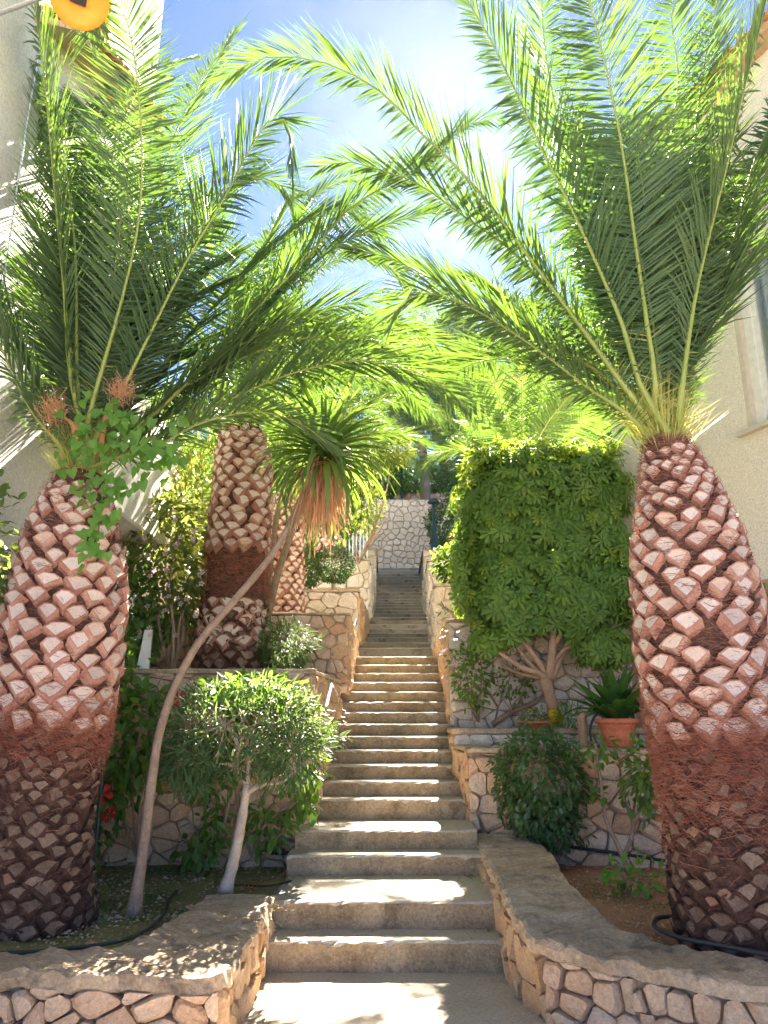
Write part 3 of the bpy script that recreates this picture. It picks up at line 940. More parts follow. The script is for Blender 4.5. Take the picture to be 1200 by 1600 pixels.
mb.box(X - .4, 6.7, 3.55, X + .42, 8.8, 4.45, b=.02)
mb.build("balcony", M['stucco_w'], bl)
mb = MB(); mb.box(X - 6.2, 1.8, 12.5, X + .3, 8.3, 12.7); mb.build("roof", M['tile'], bl)

# orange dish
dc = P(124, -4, 4.25)
ds = thing("satellite_dish", dc, "round orange dish with a black square mark, high on the white wall", "dish")
ax = (Vector((0, 0, EYE)) - dc).normalized()
ax = (ax + Vector((.1, 0, -.15))).normalized()
mb = MB()
mb.lathe(dc, [(0.001, -.05), (.09, -.045), (.155, -.026), (.20, -.002), (.205, .004), (.20, .008), (.155, -.013), (.09, -.033), (0.001, -.04)], 40, 0, ax)
mb.build("reflector", M['orange'], ds, smooth=True)
mb = MB()
q = Vector((0, 0, 1)).rotation_difference(ax)
rx_ = Vector((0, 0, 1)).cross(ax).normalized(); ry_ = ax.cross(rx_)
s4 = [dc + rx_ * x + ry_ * y - ax * .03 for x, y in ((-.055, -.05), (.055, -.042), (.05, .09), (-.05, .09))]
s5 = [p + ax * .012 for p in s4]
mb.hexa(s4, s5)
mb.build("black_mark", M['black'], ds)
mb = MB(); mb.tube([dc - ax * .06, dc - ax * .2 + Vector((-.1, 0, .05)), Vector((X, dc.y + .3, dc.z + .15))], .018); mb.build("bracket", M['steel'], ds)
mb = MB(); mb.tube(smooth_pts([(X + .02, 5.0, 12), (X + .03, 5.1, 9.5), (X + .02, 5.3, 8.2), (X + .03, 5.25, 5.5), (X + .02, 5.4, 1.0)], 30), .008, 6)
mb.build("cable", M['bluewhite'], bl, smooth=True)

# right building: cream, wall turned a little to the garden
C = Vector((2.92, 9.0, 0)); T = Vector((.368, -.93, 0)); N = Vector((-.93, -.368, 0))
br = thing("apartment_building", (2.92, 9, 0), "cream plastered building with large curtained window, right of the garden", "building")
def bp(s, z_, n_=0.0): return C + T * s + N * n_ + Vector((0, 0, z_))
def bbox(mb, s0, s1, z0, z1, n0, n1, m=0):  # n0 < n1, n toward the garden
    mb.hexa([bp(s0, z0, n0), bp(s0, z0, n1), bp(s1, z0, n1), bp(s1, z0, n0)], [bp(s0, z1, n0), bp(s0, z1, n1), bp(s1, z1, n1), bp(s1, z1, n0)], m)
S0, S1, Z0, Z1 = 2.06, 3.75, 4.38, 6.30
mb = MB()
bbox(mb, 0, 1.45, -.1, 5.4, -5, -.004); bbox(mb, 1.45, S0, -.1, 8.3, -5, 0); bbox(mb, S1, 7.5, -.1, 8.3, -5, 0)
bbox(mb, S0, S1, -.1, Z0, -5, 0); bbox(mb, S0, S1, Z1, 8.3, -5, 0)
mb.build("wall", M['stucco_c'], br)
mb = MB(); bbox(mb, -.02, 7.5, 1.2, 2.86, -.3, .025); mb.build("dado", M['dado'], br)
mb = MB()
for s0, s1, z0, z1 in ((S0 + .06, S0 + .16, Z0, Z1), (S1 - .1, S1, Z0, Z1), (S0 + .2, S1 - .1, Z0, Z0 + .09), (S0 + .2, S1 - .1, Z1 - .09, Z1)):
    bbox(mb, s0, s1, z0, z1, -.16, -.07)
for s0, s1, z0, z1 in ((S0 + .16, S0 + .22, Z0 + .09, Z1 - .09), (S0 + .95, S0 + 1.03, Z0 + .09, Z1 - .09)):
    bbox(mb, s0, s1, z0, z1, -.14, -.09)
wd = mb.build("window", M['pvc'], br)
mb = MB(); bbox(mb, S0, S0 + .06, Z0, Z1, -.2, -.005); mb.build("jamb", M['sill'], wd)
mb = MB(); bbox(mb, S0 - .1, S1 + .1, Z0 - .05, Z0 - .002, -.2, .07); mb.build("sill", M['sill'], wd)
mb = MB(); bbox(mb, S0 + .22, S1 - .1, Z0 + .09, Z1 - .09, -.12, -.11); mb.build("pane", M['glass'], wd)
V, F = [], []
nf = 150
for i in range(nf + 1):
    s = S0 + .02 + (S1 - S0 - .02) * i / nf
    n_ = -.195 + .03 * math.sin(i * .62 + .8 * math.sin(i * .11)) + .01 * math.sin(i * 1.7)
    V += [bp(s, Z0 + .01, n_), bp(s, Z1 - .01, n_ + .01 * math.sin(i * .5))]
F = [(2 * i, 2 * i + 2, 2 * i + 3, 2 * i + 1) for i in range(nf)]
mb = MB(); mb.add(V, F); mb.build("curtain", M['curtain'], wd, smooth=True)
mb = MB(); bbox(mb, S0, S1, Z0 - .1, Z1 + .1, -1.5, -1.45); mb.build("room", M['room'], wd)
mb = MB(); bbox(mb, 1.3, 7.5, 8.3, 8.40, -5.2, .22)
rf = mb.build("roof", M['dado'], br)
for i in range(34):
    s = 1.36 + i * .18
    q = Matrix((-T, -N * .96 + Vector((0, 0, .28)), Vector((0, 0, 1)))).transposed()
    yv = (-N * .96 + Vector((0, 0, .28))).normalized(); xv = -T; zv = xv.cross(yv)
    q = Matrix((xv, yv, zv)).transposed().to_quaternion()
    inst("tile", tile_me, rf, bp(s, 8.42, .32), q)
    inst("tile", tile_me, rf, bp(s, 8.53, -.05), q)

# far house above the tall wall
hz = 9.9
fh = thing("house", (3, 34, 9.5), "small grey house with pale flat roof among the pines behind the garden wall", "house")
mb = MB(); mb.box(-1, 34, 9.4, 8, 39, 12.0); mb.build("wall", surf_mat("house_plaster", [(0, (.42, .41, .39)), (1, (.5, .49, .46))], 1, 8, .9, .2), fh)
mb = MB(); mb.box(-1.4, 33.5, 12.0, 8.4, 39.4, 12.22); mb.build("roof", M['white_board'], fh)
mb = MB(); mb.box(4.1, 33.94, 9.9, 4.65, 33.99, 11.4); mb.build("door", M['white_board'], fh)

# ================================================================== PLANT TOOLS
def norm(a):
    return a / np.maximum(np.linalg.norm(a, axis=-1, keepdims=True), 1e-9)

def t_leaf(w=.3, fold=.12, droop=.12, shape=(0, .75, 1, .72, 0), st=(0, .22, .48, .76, 1)):
    V = [(0, 0, 0)]
    k = len(st)
    rows = []
    for i in range(1, k - 1):
        y = st[i]; z_ = -droop * y * y
        hw = w * .5 * shape[i]
        rows.append((len(V), len(V) + 1, len(V) + 2))
        V += [(-hw, y, z_ + fold * hw), (0, y, z_ - fold * hw * .4), (hw, y, z_ + fold * hw)]
    V.append((0, 1, -droop)); tip = len(V) - 1
    F = [(0, rows[0][1], rows[0][0]), (0, rows[0][2], rows[0][1])]
    for a, b in zip(rows[:-1], rows[1:]):
        for j in (0, 1):
            F += [(a[j], a[j + 1], b[j + 1]), (a[j], b[j + 1], b[j])]
    F += [(rows[-1][0], rows[-1][1], tip), (rows[-1][1], rows[-1][2], tip)]
    return np.array(V, float), np.array(F)

def t_heart():
    V = [(0, .12, 0), (-.30, -.02, .03), (.30, -.02, .03), (-.42, .28, .05), (.42, .28, .05), (0, .4, -.02), (-.26, .66, .0), (.26, .66, .0), (0, 1, -.14)]
    F = [(0, 3, 1), (0, 2, 4), (0, 5, 3), (0, 4, 5), (3, 5, 6), (4, 7, 5), (5, 8, 6), (5, 7, 8)]
    F = [(a, c, b) for a, b, c in F]
    return np.array(V, float), np.array(F)

def t_whorl(n=8, w=.30, droop=.28, rnd=None):
    Vs, Fs = [], []
    b = 0
    for i in range(n):
        V, F = t_leaf(w, .1, droop, (0, .55, 1, .8, 0), (0, .25, .6, .85, 1))
        V = V[:, :].copy(); V[:, 1] = .10 + V[:, 1] * (.9 if rnd is None else rnd.uniform(.72, 1.0))
        a = 2 * math.pi * i / n + (0 if rnd is None else rnd.uniform(-.18, .18))
        c, s = math.cos(a), math.sin(a)
        X = V[:, 0] * c - V[:, 1] * s; Y = V[:, 0] * s + V[:, 1] * c
        V[:, 0], V[:, 1] = X, Y
        Vs.append(V); Fs.append(F + b); b += len(V)
    return np.vstack(Vs), np.vstack(Fs)

def t_tuft(n=16, rnd=None):
    V, F = [], []
    for i in range(n):
        d = np.array([rnd.gauss(0, 1), rnd.gauss(0, 1) , rnd.gauss(.5, .8)]); d /= np.linalg.norm(d)
        s = np.cross(d, [rnd.gauss(0, 1), rnd.gauss(0, 1), rnd.gauss(0, 1)]); s /= np.linalg.norm(s)
        b = len(V)
        V += [tuple(-s * .035), tuple(s * .035), tuple(d * rnd.uniform(.7, 1.1))]
        F.append((b, b + 1, b + 2))
    return np.array(V, float), np.array(F)

rndT = random.Random(3)
TM = {
    'oval': [t_leaf(.52, .15, .10), t_leaf(.58, .2, .22), t_leaf(.46, .1, .02)],
    'narrow': [t_leaf(.14, .2, .10), t_leaf(.12, .2, .3), t_leaf(.15, .2, -.05)],
    'small': [t_leaf(.5, .2, .1, (0, 1, 0), (0, .5, 1)), t_leaf(.42, .2, .25, (0, 1, 0), (0, .45, 1))],
    'heart': [t_heart()],
    'whorl': [t_whorl(8, .30, .25, rndT), t_whorl(7, .34, .36, rndT), t_whorl(9, .27, .15, rndT)],
    'tuft': [t_tuft(16, rndT), t_tuft(16, rndT)],
}
TME = {}
def tmesh(kind, i, mat):
    k = (kind, i, mat.name)
    if k not in TME:
        V, F = TM[kind][i]
        TME[k] = mesh_np("leaf_" + kind, V, F, [mat])
    return TME[k]

def frames(y, hint):
    y = norm(y)
    x = norm(np.cross(y, hint))
    z_ = np.cross(x, y)
    return np.stack([x, y, z_], axis=2)      # columns

def leaf_cloud(parent, pos, ydir, hint, size, kind, mat, seed, n_parts=0, name="leaf", rest_name="foliage"):
    """pos/ydir/hint: N x 3; the first n_parts become objects of their own, the others one mesh"""
    rg = np.random.default_rng(seed)
    Rm = frames(ydir, hint)
    N = len(pos)
    tsel = rg.integers(0, len(TM[kind]), N)
    for i in range(min(n_parts, N)):
        q = Matrix([[float(Rm[i, a, b]) for b in range(3)] for a in range(3)]).to_quaternion()
        inst(name, tmesh(kind, int(tsel[i]), mat), parent, Vector(pos[i]), q, float(size[i]))
    if N > n_parts:
        Vs, Fs, b = [], [], 0
        for t in range(len(TM[kind])):
            idx = np.nonzero(tsel == t)[0]
            idx = idx[idx >= n_parts]
            if len(idx) == 0: continue
            V, F = TM[kind][t]
            P_ = np.einsum('nij,vj->nvi', Rm[idx], V) * size[idx][:, None, None] + pos[idx][:, None, :]
            nv = len(V)
            Fs.append((F[None] + (np.arange(len(idx)) * nv)[:, None, None]).reshape(-1, 3) + b)
            Vs.append(P_.reshape(-1, 3)); b += len(idx) * nv
        part_np(rest_name, np.vstack(Vs), np.vstack(Fs), mat, parent, kind="stuff")

def lumpy(d, seed, amt=.2, f=2.0):
    return np.array([1 + amt * mnoise.noise(Vector(tuple(q * f)) + Vector((seed * 3.7, seed * 1.3, 0))) * 1.6 for q in d])

def ell(n, c, r, seed, lo=.55, amt=.2, p=2.0, f=2.0):
    rg = np.random.default_rng(seed)
    r = np.array(r, float)
    if p == 2.0:
        d = norm(rg.normal(size=(n, 3)))
        s = d
    else:                             # box-like
        w = np.array([r[1] * r[2], r[0] * r[2], r[0] * r[1]]); w /= w.sum()
        ax = rg.choice(3, n, p=w)
        u = rg.uniform(-1, 1, (n, 3))
        sg = rg.choice([-1, 1], n)
        u[np.arange(n), ax] = sg
        k = (np.abs(u) ** p).sum(1) ** (1 / p)
        s = u / k[:, None]
        d = norm(np.sign(s) * np.abs(s) ** (p - 1) / r)
    rad = (lo + (1 - lo) * rg.uniform(0, 1, n) ** .45) * lumpy(s, seed, amt, f)
    return np.array(c) + s * rad[:, None] * r, norm(d), rg

def crown(parent, n, c, r, kind, size, mat, seed, n_parts=0, lo=.55, amt=.2, p=2.0, droop=.25, out=.7, wild=.6, name="leaf", f=2.0, front=True):
    pos, d, rg = ell(n, c, r, seed, lo, amt, p, f)
    if n_parts and front:             # nearest and outermost first
        key = pos[:, 1] + rg.uniform(0, .25, n) * np.array(r)[1]
        o = np.argsort(key); pos, d = pos[o], d[o]
    rn = norm(rg.normal(size=(n, 3)))
    if kind == 'whorl':
        zz = norm(d * .9 + np.array([0, -.1, .45]) + rn * .45)
        y = norm(np.cross(zz, norm(rg.normal(size=(n, 3)))))
        hint = zz
    else:
        y = norm(d * out + rn * wild + np.array([0, 0, -droop]))
        hint = norm(d * .5 + np.array([0, 0, .8]) + norm(rg.normal(size=(n, 3))) * .6)
    sz = rg.uniform(size[0], size[1], n)
    leaf_cloud(parent, pos, y, hint, sz, kind, mat, seed, n_parts, name)

def branches(parent, base, tips, r0, mat, seed, name="branch", wob=.12, n=7, r1=.004, parts=True):
    rd = random.Random(seed)
    allm = MB()
    for t in tips:
        base_, t = Vector(base), Vector(t)
        L_ = (t - base_).length
        m1 = base_.lerp(t, .35) + Vector((rd.uniform(-1, 1), rd.uniform(-1, 1), rd.uniform(-.8, .3))) * L_ * wob
        m2 = base_.lerp(t, .7) + Vector((rd.uniform(-1, 1), rd.uniform(-1, 1), rd.uniform(-.6, .4))) * L_ * wob
        pts = smooth_pts([base_, m1, m2, t], n)
        mb = MB() if parts else allm
        rr = r0 * rd.uniform(.7, 1.1)
        mb.tube(pts, list(np.linspace(rr, r1, n)), 6, cap=False)
        if parts: mb.build(name, mat, parent, smooth=True)
    if not parts: allm.build(name, mat, parent, smooth=True, kind="stuff")

def twigs(parent, base_pts, c, r, n, rad, mat, seed, lo=.3):
    """thin twigs from the fork points to random places in the crown"""
    rd = random.Random(seed)
    mb = MB()
    pos, d, _ = ell(n, c, r, seed + 9, lo, .1)
    for q in pos:
        q = Vector(q)
        b = min((Vector(x) for x in base_pts), key=lambda v: (v - q).length + rd.uniform(0, .25))
        mid = b.lerp(q, .5) + Vector((rd.uniform(-1, 1), rd.uniform(-1, 1), rd.uniform(-1, .5))) * (q - b).length * .12
        mb.tube([b, mid, q], [rad, rad * .65, rad * .3], 4, cap=False)
    mb.build("twigs", mat, parent, smooth=True, kind="stuff")

# ---------------------------------------------------------------- palms
def boot_mesh(name, seed, mats, flat=1.0, ragged=0.0):
    rd = random.Random(seed)
    a = .073
    cut = [(-a, .006), (-a * .42, .034), (a * .4, .036), (a, .004), (a * .36, -.036), (-a * .06, -.060)]
    cut = [(x + rd.uniform(-.006, .006), y + rd.uniform(-.006, .006)) for x, y in cut]
    zt = lambda y: (.042 + y * .04) * flat
    V, F, mi = [], [], []
    for x, y in cut: V.append((x * 1.02, y * 1.25 - .040, -.03))
    for x, y in cut: V.append((x * 1.02, y * 1.08 - .016, zt(y) * .55))
    for x, y in cut: V.append((x * 1.0, y, zt(y) + rd.uniform(-.005, .005) * (1 + ragged)))
    for x, y in cut: V.append((x * .80, y * .80, zt(y) - .004 + rd.uniform(-.008, .008) * ragged))
    V.append((rd.uniform(-.01, .01), rd.uniform(-.006, .006), zt(0) - .004 + rd.uniform(-.010, .003)))
    n = 6
    for r in range(3):
        for k in range(n):
            k2 = (k + 1) % n
            F.append((r * n + k2, r * n + k, (r + 1) * n + k, (r + 1) * n + k2)); mi.append(0)
    for k in range(n):
        F.append(((k + 1) % n + 3 * n, k + 3 * n, 4 * n)); mi.append(1)
    return mesh_py(name, V, F, mats, mi)

BOOTS = [boot_mesh("leaf_base", 10 + i, [M['boot'], M['bootcut']]) for i in range(7)]
SCARS = [boot_mesh("leaf_scar", 40 + i, [M['trunk'], M['scar']], .9, 2.2) for i in range(6)]

def palm_trunk(parent, axis, rad, seed, per_row, pitch, zones, strands=4000, lim=290, bscale=1.0):
    """axis bottom->top; zones: list of (t0, t1, kind) with kind 'boot', 'scar' or 'hair'"""
    rd = random.Random(seed)
    n = 64
    ax = smooth_pts(axis, n)
    ra = np.interp(np.linspace(0, 1, n), np.linspace(0, 1, len(rad)), rad)
    seg = np.concatenate([[0], np.cumsum(np.linalg.norm(np.diff(ax, axis=0), axis=1))])
    Lt = seg[-1]
    def at(s):
        return (Vector([float(np.interp(s, seg, ax[:, k])) for k in range(3)]), float(np.interp(s, seg, ra)))
    V, F = [], []
    m = 36
    for i in range(n):
        t = Vector(ax[min(i + 1, n - 1)] - ax[max(i - 1, 0)]).normalized()
        xa = t.cross(Vector((0, 1, 0))).normalized(); ya = t.cross(xa)
        for k in range(m):
            a = 2 * math.pi * k / m
            d = xa * math.cos(a) + ya * math.sin(a)
            p = Vector(ax[i])
            V.append(p + d * (ra[i] - .012 + .016 * mnoise.noise((p + d * ra[i]) * 14)))
    for i in range(n - 1):
        for k in range(m):
            k2 = (k + 1) % m
            F.append((i * m + k, i * m + k2, (i + 1) * m + k2, (i + 1) * m + k))
    F.append(tuple(range((n - 1) * m, n * m)))
    mb = MB(); mb.v = V; mb.f = F; mb.m = [0] * len(F)
    tr = mb.build("trunk", M['trunk'], parent, smooth=True)
    counts = {}
    def place(s, a, kind, sc):
        p, r = at(s)
        t = (at(min(s + .02, Lt))[0] - at(max(s - .02, 0))[0]).normalized()
        xa = t.cross(Vector((0, 1, 0))).normalized(); ya = t.cross(xa)
        d = xa * math.cos(a) + ya * math.sin(a)
        rr = (at(min(s + .05, Lt))[1] - at(max(s - .05, 0))[1]) / .1
        upv = (t + d * rr).normalized()
        out = (d + upv * rd.uniform(-.12, .18)).normalized()
        hx = upv.cross(out).normalized(); upv = out.cross(hx)
        roll = rd.gauss(0, .13 if kind == 'boot' else .2)
        if kind == 'scar': sc *= rd.uniform(.75, 1.1)
        q = Matrix((hx, upv, out)).transposed().to_quaternion() @ Quaternion((0, 0, 1), roll)
        c = counts.get(kind, 0)
        if c >= lim: return
        counts[kind] = c + 1
        me = rd.choice(BOOTS if kind == 'boot' else SCARS)
        inst("leaf_base" if kind == 'boot' else "leaf_scar", me, parent, p + d * (r - .004), q,
             (sc * rd.uniform(.80, 1.15), sc * rd.uniform(.85, 1.2), sc * rd.uniform(.35, .95)))
    for t0, t1, kind in zones:
        if kind == 'hair': continue
        s, row = t0 * Lt, 0
        while s < t1 * Lt:
            p, r = at(s)
            sc = (2 * math.pi * r / per_row) / .176 * bscale
            pr = per_row + (4 if kind == 'scar' else 0)
            for k in range(pr):
                a = 2 * math.pi * (k + .5 * (row % 2)) / pr + rd.gauss(0, .05)
                if rd.random() < (.03 if kind == 'boot' else .08): continue
                if math.sin(a) > .72 and True:
                    pass
                place(s + rd.uniform(-.18, .18) * pitch, a, kind, sc * (1.1 if kind == 'boot' else .95))
            s += pitch * max(.55, min(1.1, sc)) * (1 if kind == 'boot' else .74) ; row += 1
    # matted fibre
    for matk, frac, zsel in ((M['fibre'], 1.0, None), (M['fibre_red'], 1.0, 'hair')):
        Vs, Fs = [], []
        N_ = int(strands * frac)
        zh = [z_ for z_ in zones if z_[2] == 'hair']
        if zsel and not zh: continue
        for i in range(N_):
            if zsel:
                zz = rd.choice(zh); t_ = min(.97, max(0, rd.gauss((zz[0] + zz[1]) / 2, (zz[1] - zz[0]) * .36)))
                Ls, off = rd.uniform(.03, .12), rd.uniform(-.012, .07)
            else:
                t_ = rd.uniform(.0, 1.0)
                Ls, off = rd.uniform(.05, .16), rd.uniform(-.01, .028)
                if t_ < zones[0][1] * .8 and zones[0][2] == 'scar' and rd.random() < .88: continue
            p, r = at(t_ * Lt)
            a = rd.uniform(0, 2 * math.pi)
            da = rd.gauss(0, 1) * Ls / max(r, .1) * .75
            dz = rd.gauss(-.2 if zsel else 0, .5) * Ls * (1.1 if zsel else .5)
            w = rd.uniform(.001, .0024) * (.8 if zsel else 1)
            b = len(Vs)
            for q_ in range(4):
                f = q_ / 3
                aa = a + da * f; rr = r + off * (1 if q_ in (1, 2) else .5) + (rd.uniform(0, .03) if q_ == 3 else 0)
                c_ = p + Vector((math.cos(aa) * rr, math.sin(aa) * rr, dz * f + math.sin(f * 3.1) * .01 * rd.uniform(-1, 1)))
                ww = w * (1 - .5 * f)
                Vs.append((c_.x, c_.y, c_.z - ww)); Vs.append((c_.x + ww * .6, c_.y, c_.z + ww))
            for q_ in range(3):
                Fs += [(b + 2 * q_, b + 2 * q_ + 2, b + 2 * q_ + 3), (b + 2 * q_, b + 2 * q_ + 3, b + 2 * q_ + 1)]
        part_np("fibre", Vs, Fs, matk, parent, kind="stuff")
    return tr, at, Lt

def frond(parent, pts, seed, axis_pt, n_leaf=110, Lmax=.70, width=.027, mat=None, rach=.022, bare=.10, lod=0, up_w=1.0, droop=.13, spines=True, vee=.12):
    rg = np.random.default_rng(seed)
    mat = mat or M['frond']
    S = 40 if lod == 0 else 20
    c = smooth_pts(pts, S)
    T_ = norm(np.gradient(c, axis=0))
    inward = norm(np.array([axis_pt[0], axis_pt[1], 0]) - c * np.array([1, 1, 0]))
    A = np.array([0, 0, 1.0]) * up_w + inward * .8
    N_ = norm(A - T_ * (A * T_).sum(1, keepdims=True))
    mb = MB()
    rr = np.interp(np.linspace(0, 1, S), [0, .06, .3, 1], [rach * 1.6, rach, rach * .6, .003])
    mb.tube([Vector(p) for p in c[::2]], list(rr[::2]), 6 if lod == 0 else 4, cap=False)
    fr = mb.build("frond", M['rachis'], parent, smooth=True)
    seg = np.linspace(0, 1, S)
    def interp(arr, t): return np.stack([np.interp(t, seg, arr[:, k]) for k in range(3)], axis=1)
    t = np.repeat(np.linspace(bare, .995, n_leaf), 2)
    side = np.tile([1.0, -1.0], n_leaf)
    t = t + rg.uniform(-.3, .3, len(t)) / n_leaf
    t = np.clip(t, bare * .8, 1)
    gap = rg.uniform(bare, 1, 1)
    keep = (rg.uniform(size=len(t)) > .05) & (np.abs(t[:, None] - gap[None]).min(1) > .006)
    t, side = t[keep], side[keep]
    B = interp(c, t); T = norm(interp(T_, t)); N = norm(interp(N_, t))
    N = norm(N - T * (N * T).sum(1, keepdims=True))
    Sd = np.cross(T, N) * side[:, None]
    ang = np.interp(t, [0, .2, .6, 1], [1.2, 1.12, .95, .36]) + rg.normal(0, .045, len(t))
    v = vee + rg.choice([-.16, 0, .16], len(t)) * np.interp(t, [0, .5, 1], [1.4, .8, .3]) + rg.normal(0, .07, len(t))
    lat = Sd * np.cos(v)[:, None] + N * np.sin(v)[:, None]
    d0 = T * np.cos(ang)[:, None] + lat * np.sin(ang)[:, None]
    L = Lmax * np.interp(t, [bare, bare + .10, bare + .22, .5, .8, 1], [.22, .42, .85, 1, .85, .42]) * rg.uniform(.86, 1.08, len(t))
    W_ = width * np.interp(t, [bare, bare + .12, .4, 1], [.35, .7, 1, .6])
    wv = norm(np.cross(d0, N) + N * rg.normal(0, .35, len(t))[:, None])
    st = [0, .3, .66] if lod == 0 else [0, .45]
    prof = [.45, 1, .7] if lod == 0 else [.5, 1]
    dr = droop * L * np.abs(rg.normal(.7, .8, len(t)))
    V = []
    for s, pf in zip(st, prof):
        ctr = B + d0 * (L * s)[:, None] - np.array([0, 0, 1.0]) * (dr * s * s)[:, None]
        h = (W_ * .5 * pf)[:, None]
        V += [ctr + wv * h, ctr - N * h * .7, ctr - wv * h] if lod == 0 else [ctr + wv * h, ctr - wv * h]
    V.append(B + d0 * L[:, None] - np.array([0, 0, 1.0]) * dr[:, None])
    k = len(V)
    V = np.stack(V, axis=1)
    if lod == 0:
        f = []
        for r in (0, 1):
            a = r * 3
            for j in (0, 1): f += [(a + j, a + j + 1, a + j + 4), (a + j, a + j + 4, a + j + 3)]
        f += [(6, 7, 9), (7, 8, 9)]
    else:
        f = [(0, 1, 3), (0, 3, 2), (2, 3, 4)]
    f = np.array(f)
    F = (f[None] + (np.arange(len(t)) * k)[:, None, None]).reshape(-1, 3)
    part_np("leaflets", V.reshape(-1, 3), F, mat, fr, kind="stuff")
    if spines and lod == 0:
        ns = 26
        t = rg.uniform(.03, bare + .10, ns); B = interp(c, t); T = norm(interp(T_, t)); N = norm(interp(N_, t))
        sd = np.cross(T, N) * rg.choice([-1, 1], ns)[:, None]
        d = norm(T * .45 + sd + N * rg.uniform(-.5, 1, ns)[:, None])
        Ls = rg.uniform(.08, .26, ns)
        w = norm(np.cross(d, N)) * .0035
        V = np.stack([B + w, B - w, B + d * Ls[:, None]], axis=1).reshape(-1, 3)
        part_np("spines", V, np.arange(ns * 3).reshape(-1, 3), M['spine'], fr, kind="stuff")
    return fr

def arc_pts(base, az, el0, L, droop, twist=0.0, n=8):
    pts = [Vector(base)]
    p = Vector(base)
    a = az
    for i in range(n):
        s = (i + .5) / n
        e = el0 - droop * s ** 1.4
        a += twist / n
        p = p + Vector((math.sin(a) * math.cos(e), math.cos(a) * math.cos(e), math.sin(e))) * (L / n)
        pts.append(p.copy())
    return pts

def crown_fronds(parent, top, n, L, seed, el=(35, 85), droop=(50, 110), az=None, r0=.10, **kw):
    rd = random.Random(seed)
    for i in range(n):
        a = (i * 2.39996) if az is None else R(rd.uniform(*az))
        f = i / max(1, n - 1)
        e = R(el[1] + (el[0] - el[1]) * f + rd.uniform(-6, 6))
        dr = R(droop[0] + (droop[1] - droop[0]) * f * rd.uniform(.7, 1.1))
        base = Vector(top) + Vector((math.sin(a), math.cos(a), 0)) * r0 * (.5 + f * .5) + Vector((0, 0, -.10 * f))
        frond(parent, arc_pts(base, a, e, rd.uniform(*L), dr, rd.uniform(-.4, .4)), seed * 100 + i, top, **kw)

def pfr(parent, base, pix, D0_, D1_, seed, axis_pt, **kw):
    """a frond whose midrib passes behind the listed pixels, its distance going from D0_ to D1_"""
    n = len(pix)
    pts = [Vector(base)] + [P(x, y, D0_ + (D1_ - D0_) * ((i + 1) / n) ** 1.1) for i, (x, y) in enumerate(pix)]
    L_ = sum((pts[i + 1] - pts[i]).length for i in range(n))
    kw.setdefault('n_leaf', max(50, min(170, int(L_ / .0235))))
    return frond(parent, pts, seed, axis_pt, **kw)

# ================================================================== PALM, LEFT FRONT
DL = 5.2
pb = P(48, 1440, DL); pb.z = .33
pL = thing("date_palm", pb, "thick date palm at the left, heart-leaved climber growing at the base of its crown", "palm tree", "date palms of the garden")
ax = [Vector((pb.x - .03, DL, .30)), P(60, 1250, DL), P(84, 1100, DL), P(103, 950, DL), P(115, 830, DL), P(126, 742, DL)]
palm_trunk(pL, ax, [.40, .36, .345, .335, .345, .375, .385, .375, .34, .27, .17], 1, 13, .094,
           [(0, .42, 'scar'), (.35, .46, 'hair'), (.43, .965, 'boot')], strands=7000)
tL = P(126, 738, DL)
LF = [
    ([(112, 600), (100, 450), (86, 300), (76, 190), (66, 90), (50, -20), (40, -120)], 5.2, 4.7, {}),
    ([(150, 610), (190, 470), (216, 350), (222, 230), (210, 90), (190, 10), (160, -5), (140, 60)], 5.2, 4.6, dict(Lmax=0.67)),
    ([(175, 640), (235, 520), (290, 410), (350, 310), (395, 225), (430, 180), (452, 205), (456, 265)], 5.2, 5.0, dict(Lmax=0.64, width=.026)),
    ([(165, 640), (205, 470), (240, 320), (275, 205), (325, 110), (368, 45)], 5.3, 6.3, dict(Lmax=0.72)),
    ([(200, 680), (300, 590), (390, 492), (480, 402), (545, 326), (605, 290), (675, 246), (718, 203), (755, 188), (788, 186)], 5.3, 6.0, dict(Lmax=0.60, rach=.024)),
    ([(210, 690), (320, 590), (430, 470), (510, 395), (600, 352), (690, 328)], 5.3, 6.6, dict(Lmax=0.67)),
    ([(200, 700), (270, 672), (350, 628), (450, 585), (550, 563), (625, 572), (690, 600), (735, 642)], 5.2, 5.6, dict(Lmax=0.67, up_w=1.6)),
    ([(190, 712), (240, 700), (310, 662), (400, 643), (470, 662), (520, 700)], 5.2, 5.3, dict(Lmax=0.53, up_w=1.6)),
    ([(108, 690), (62, 610), (28, 530), (-2, 455), (-40, 370)], 5.2, 5.0, {}),
    ([(96, 700), (48, 640), (12, 565), (-20, 500), (-60, 450)], 5.2, 4.7, {}),
    ([(120, 560), (118, 400), (105, 280), (92, 190), (80, 150), (72, 180), (70, 260)], 5.3, 5.6, dict(Lmax=0.67)),
    ([(160, 600), (178, 440), (188, 300), (150, 190), (120, 160), (100, 200)], 5.3, 6.2, dict(Lmax=0.72)),
    ([(180, 620), (250, 460), (330, 330), (390, 280), (440, 290), (470, 340)], 5.3, 6.8, dict(Lmax=0.72)),
    ([(190, 650), (280, 540), (380, 430), (470, 350), (540, 330), (600, 370)], 5.3, 7.2, dict(Lmax=0.72)),
    ([(140, 600), (150, 400), (170, 250), (230, 120), (300, 90)], 5.3, 6.8, dict(Lmax=0.72)),
    ([(100, 640), (60, 520), (20, 420), (-30, 330)], 5.3, 6.2, {}),
    ([(185, 690), (280, 640), (360, 560), (430, 520), (500, 530)], 5.3, 6.4, dict(Lmax=0.67)),
]
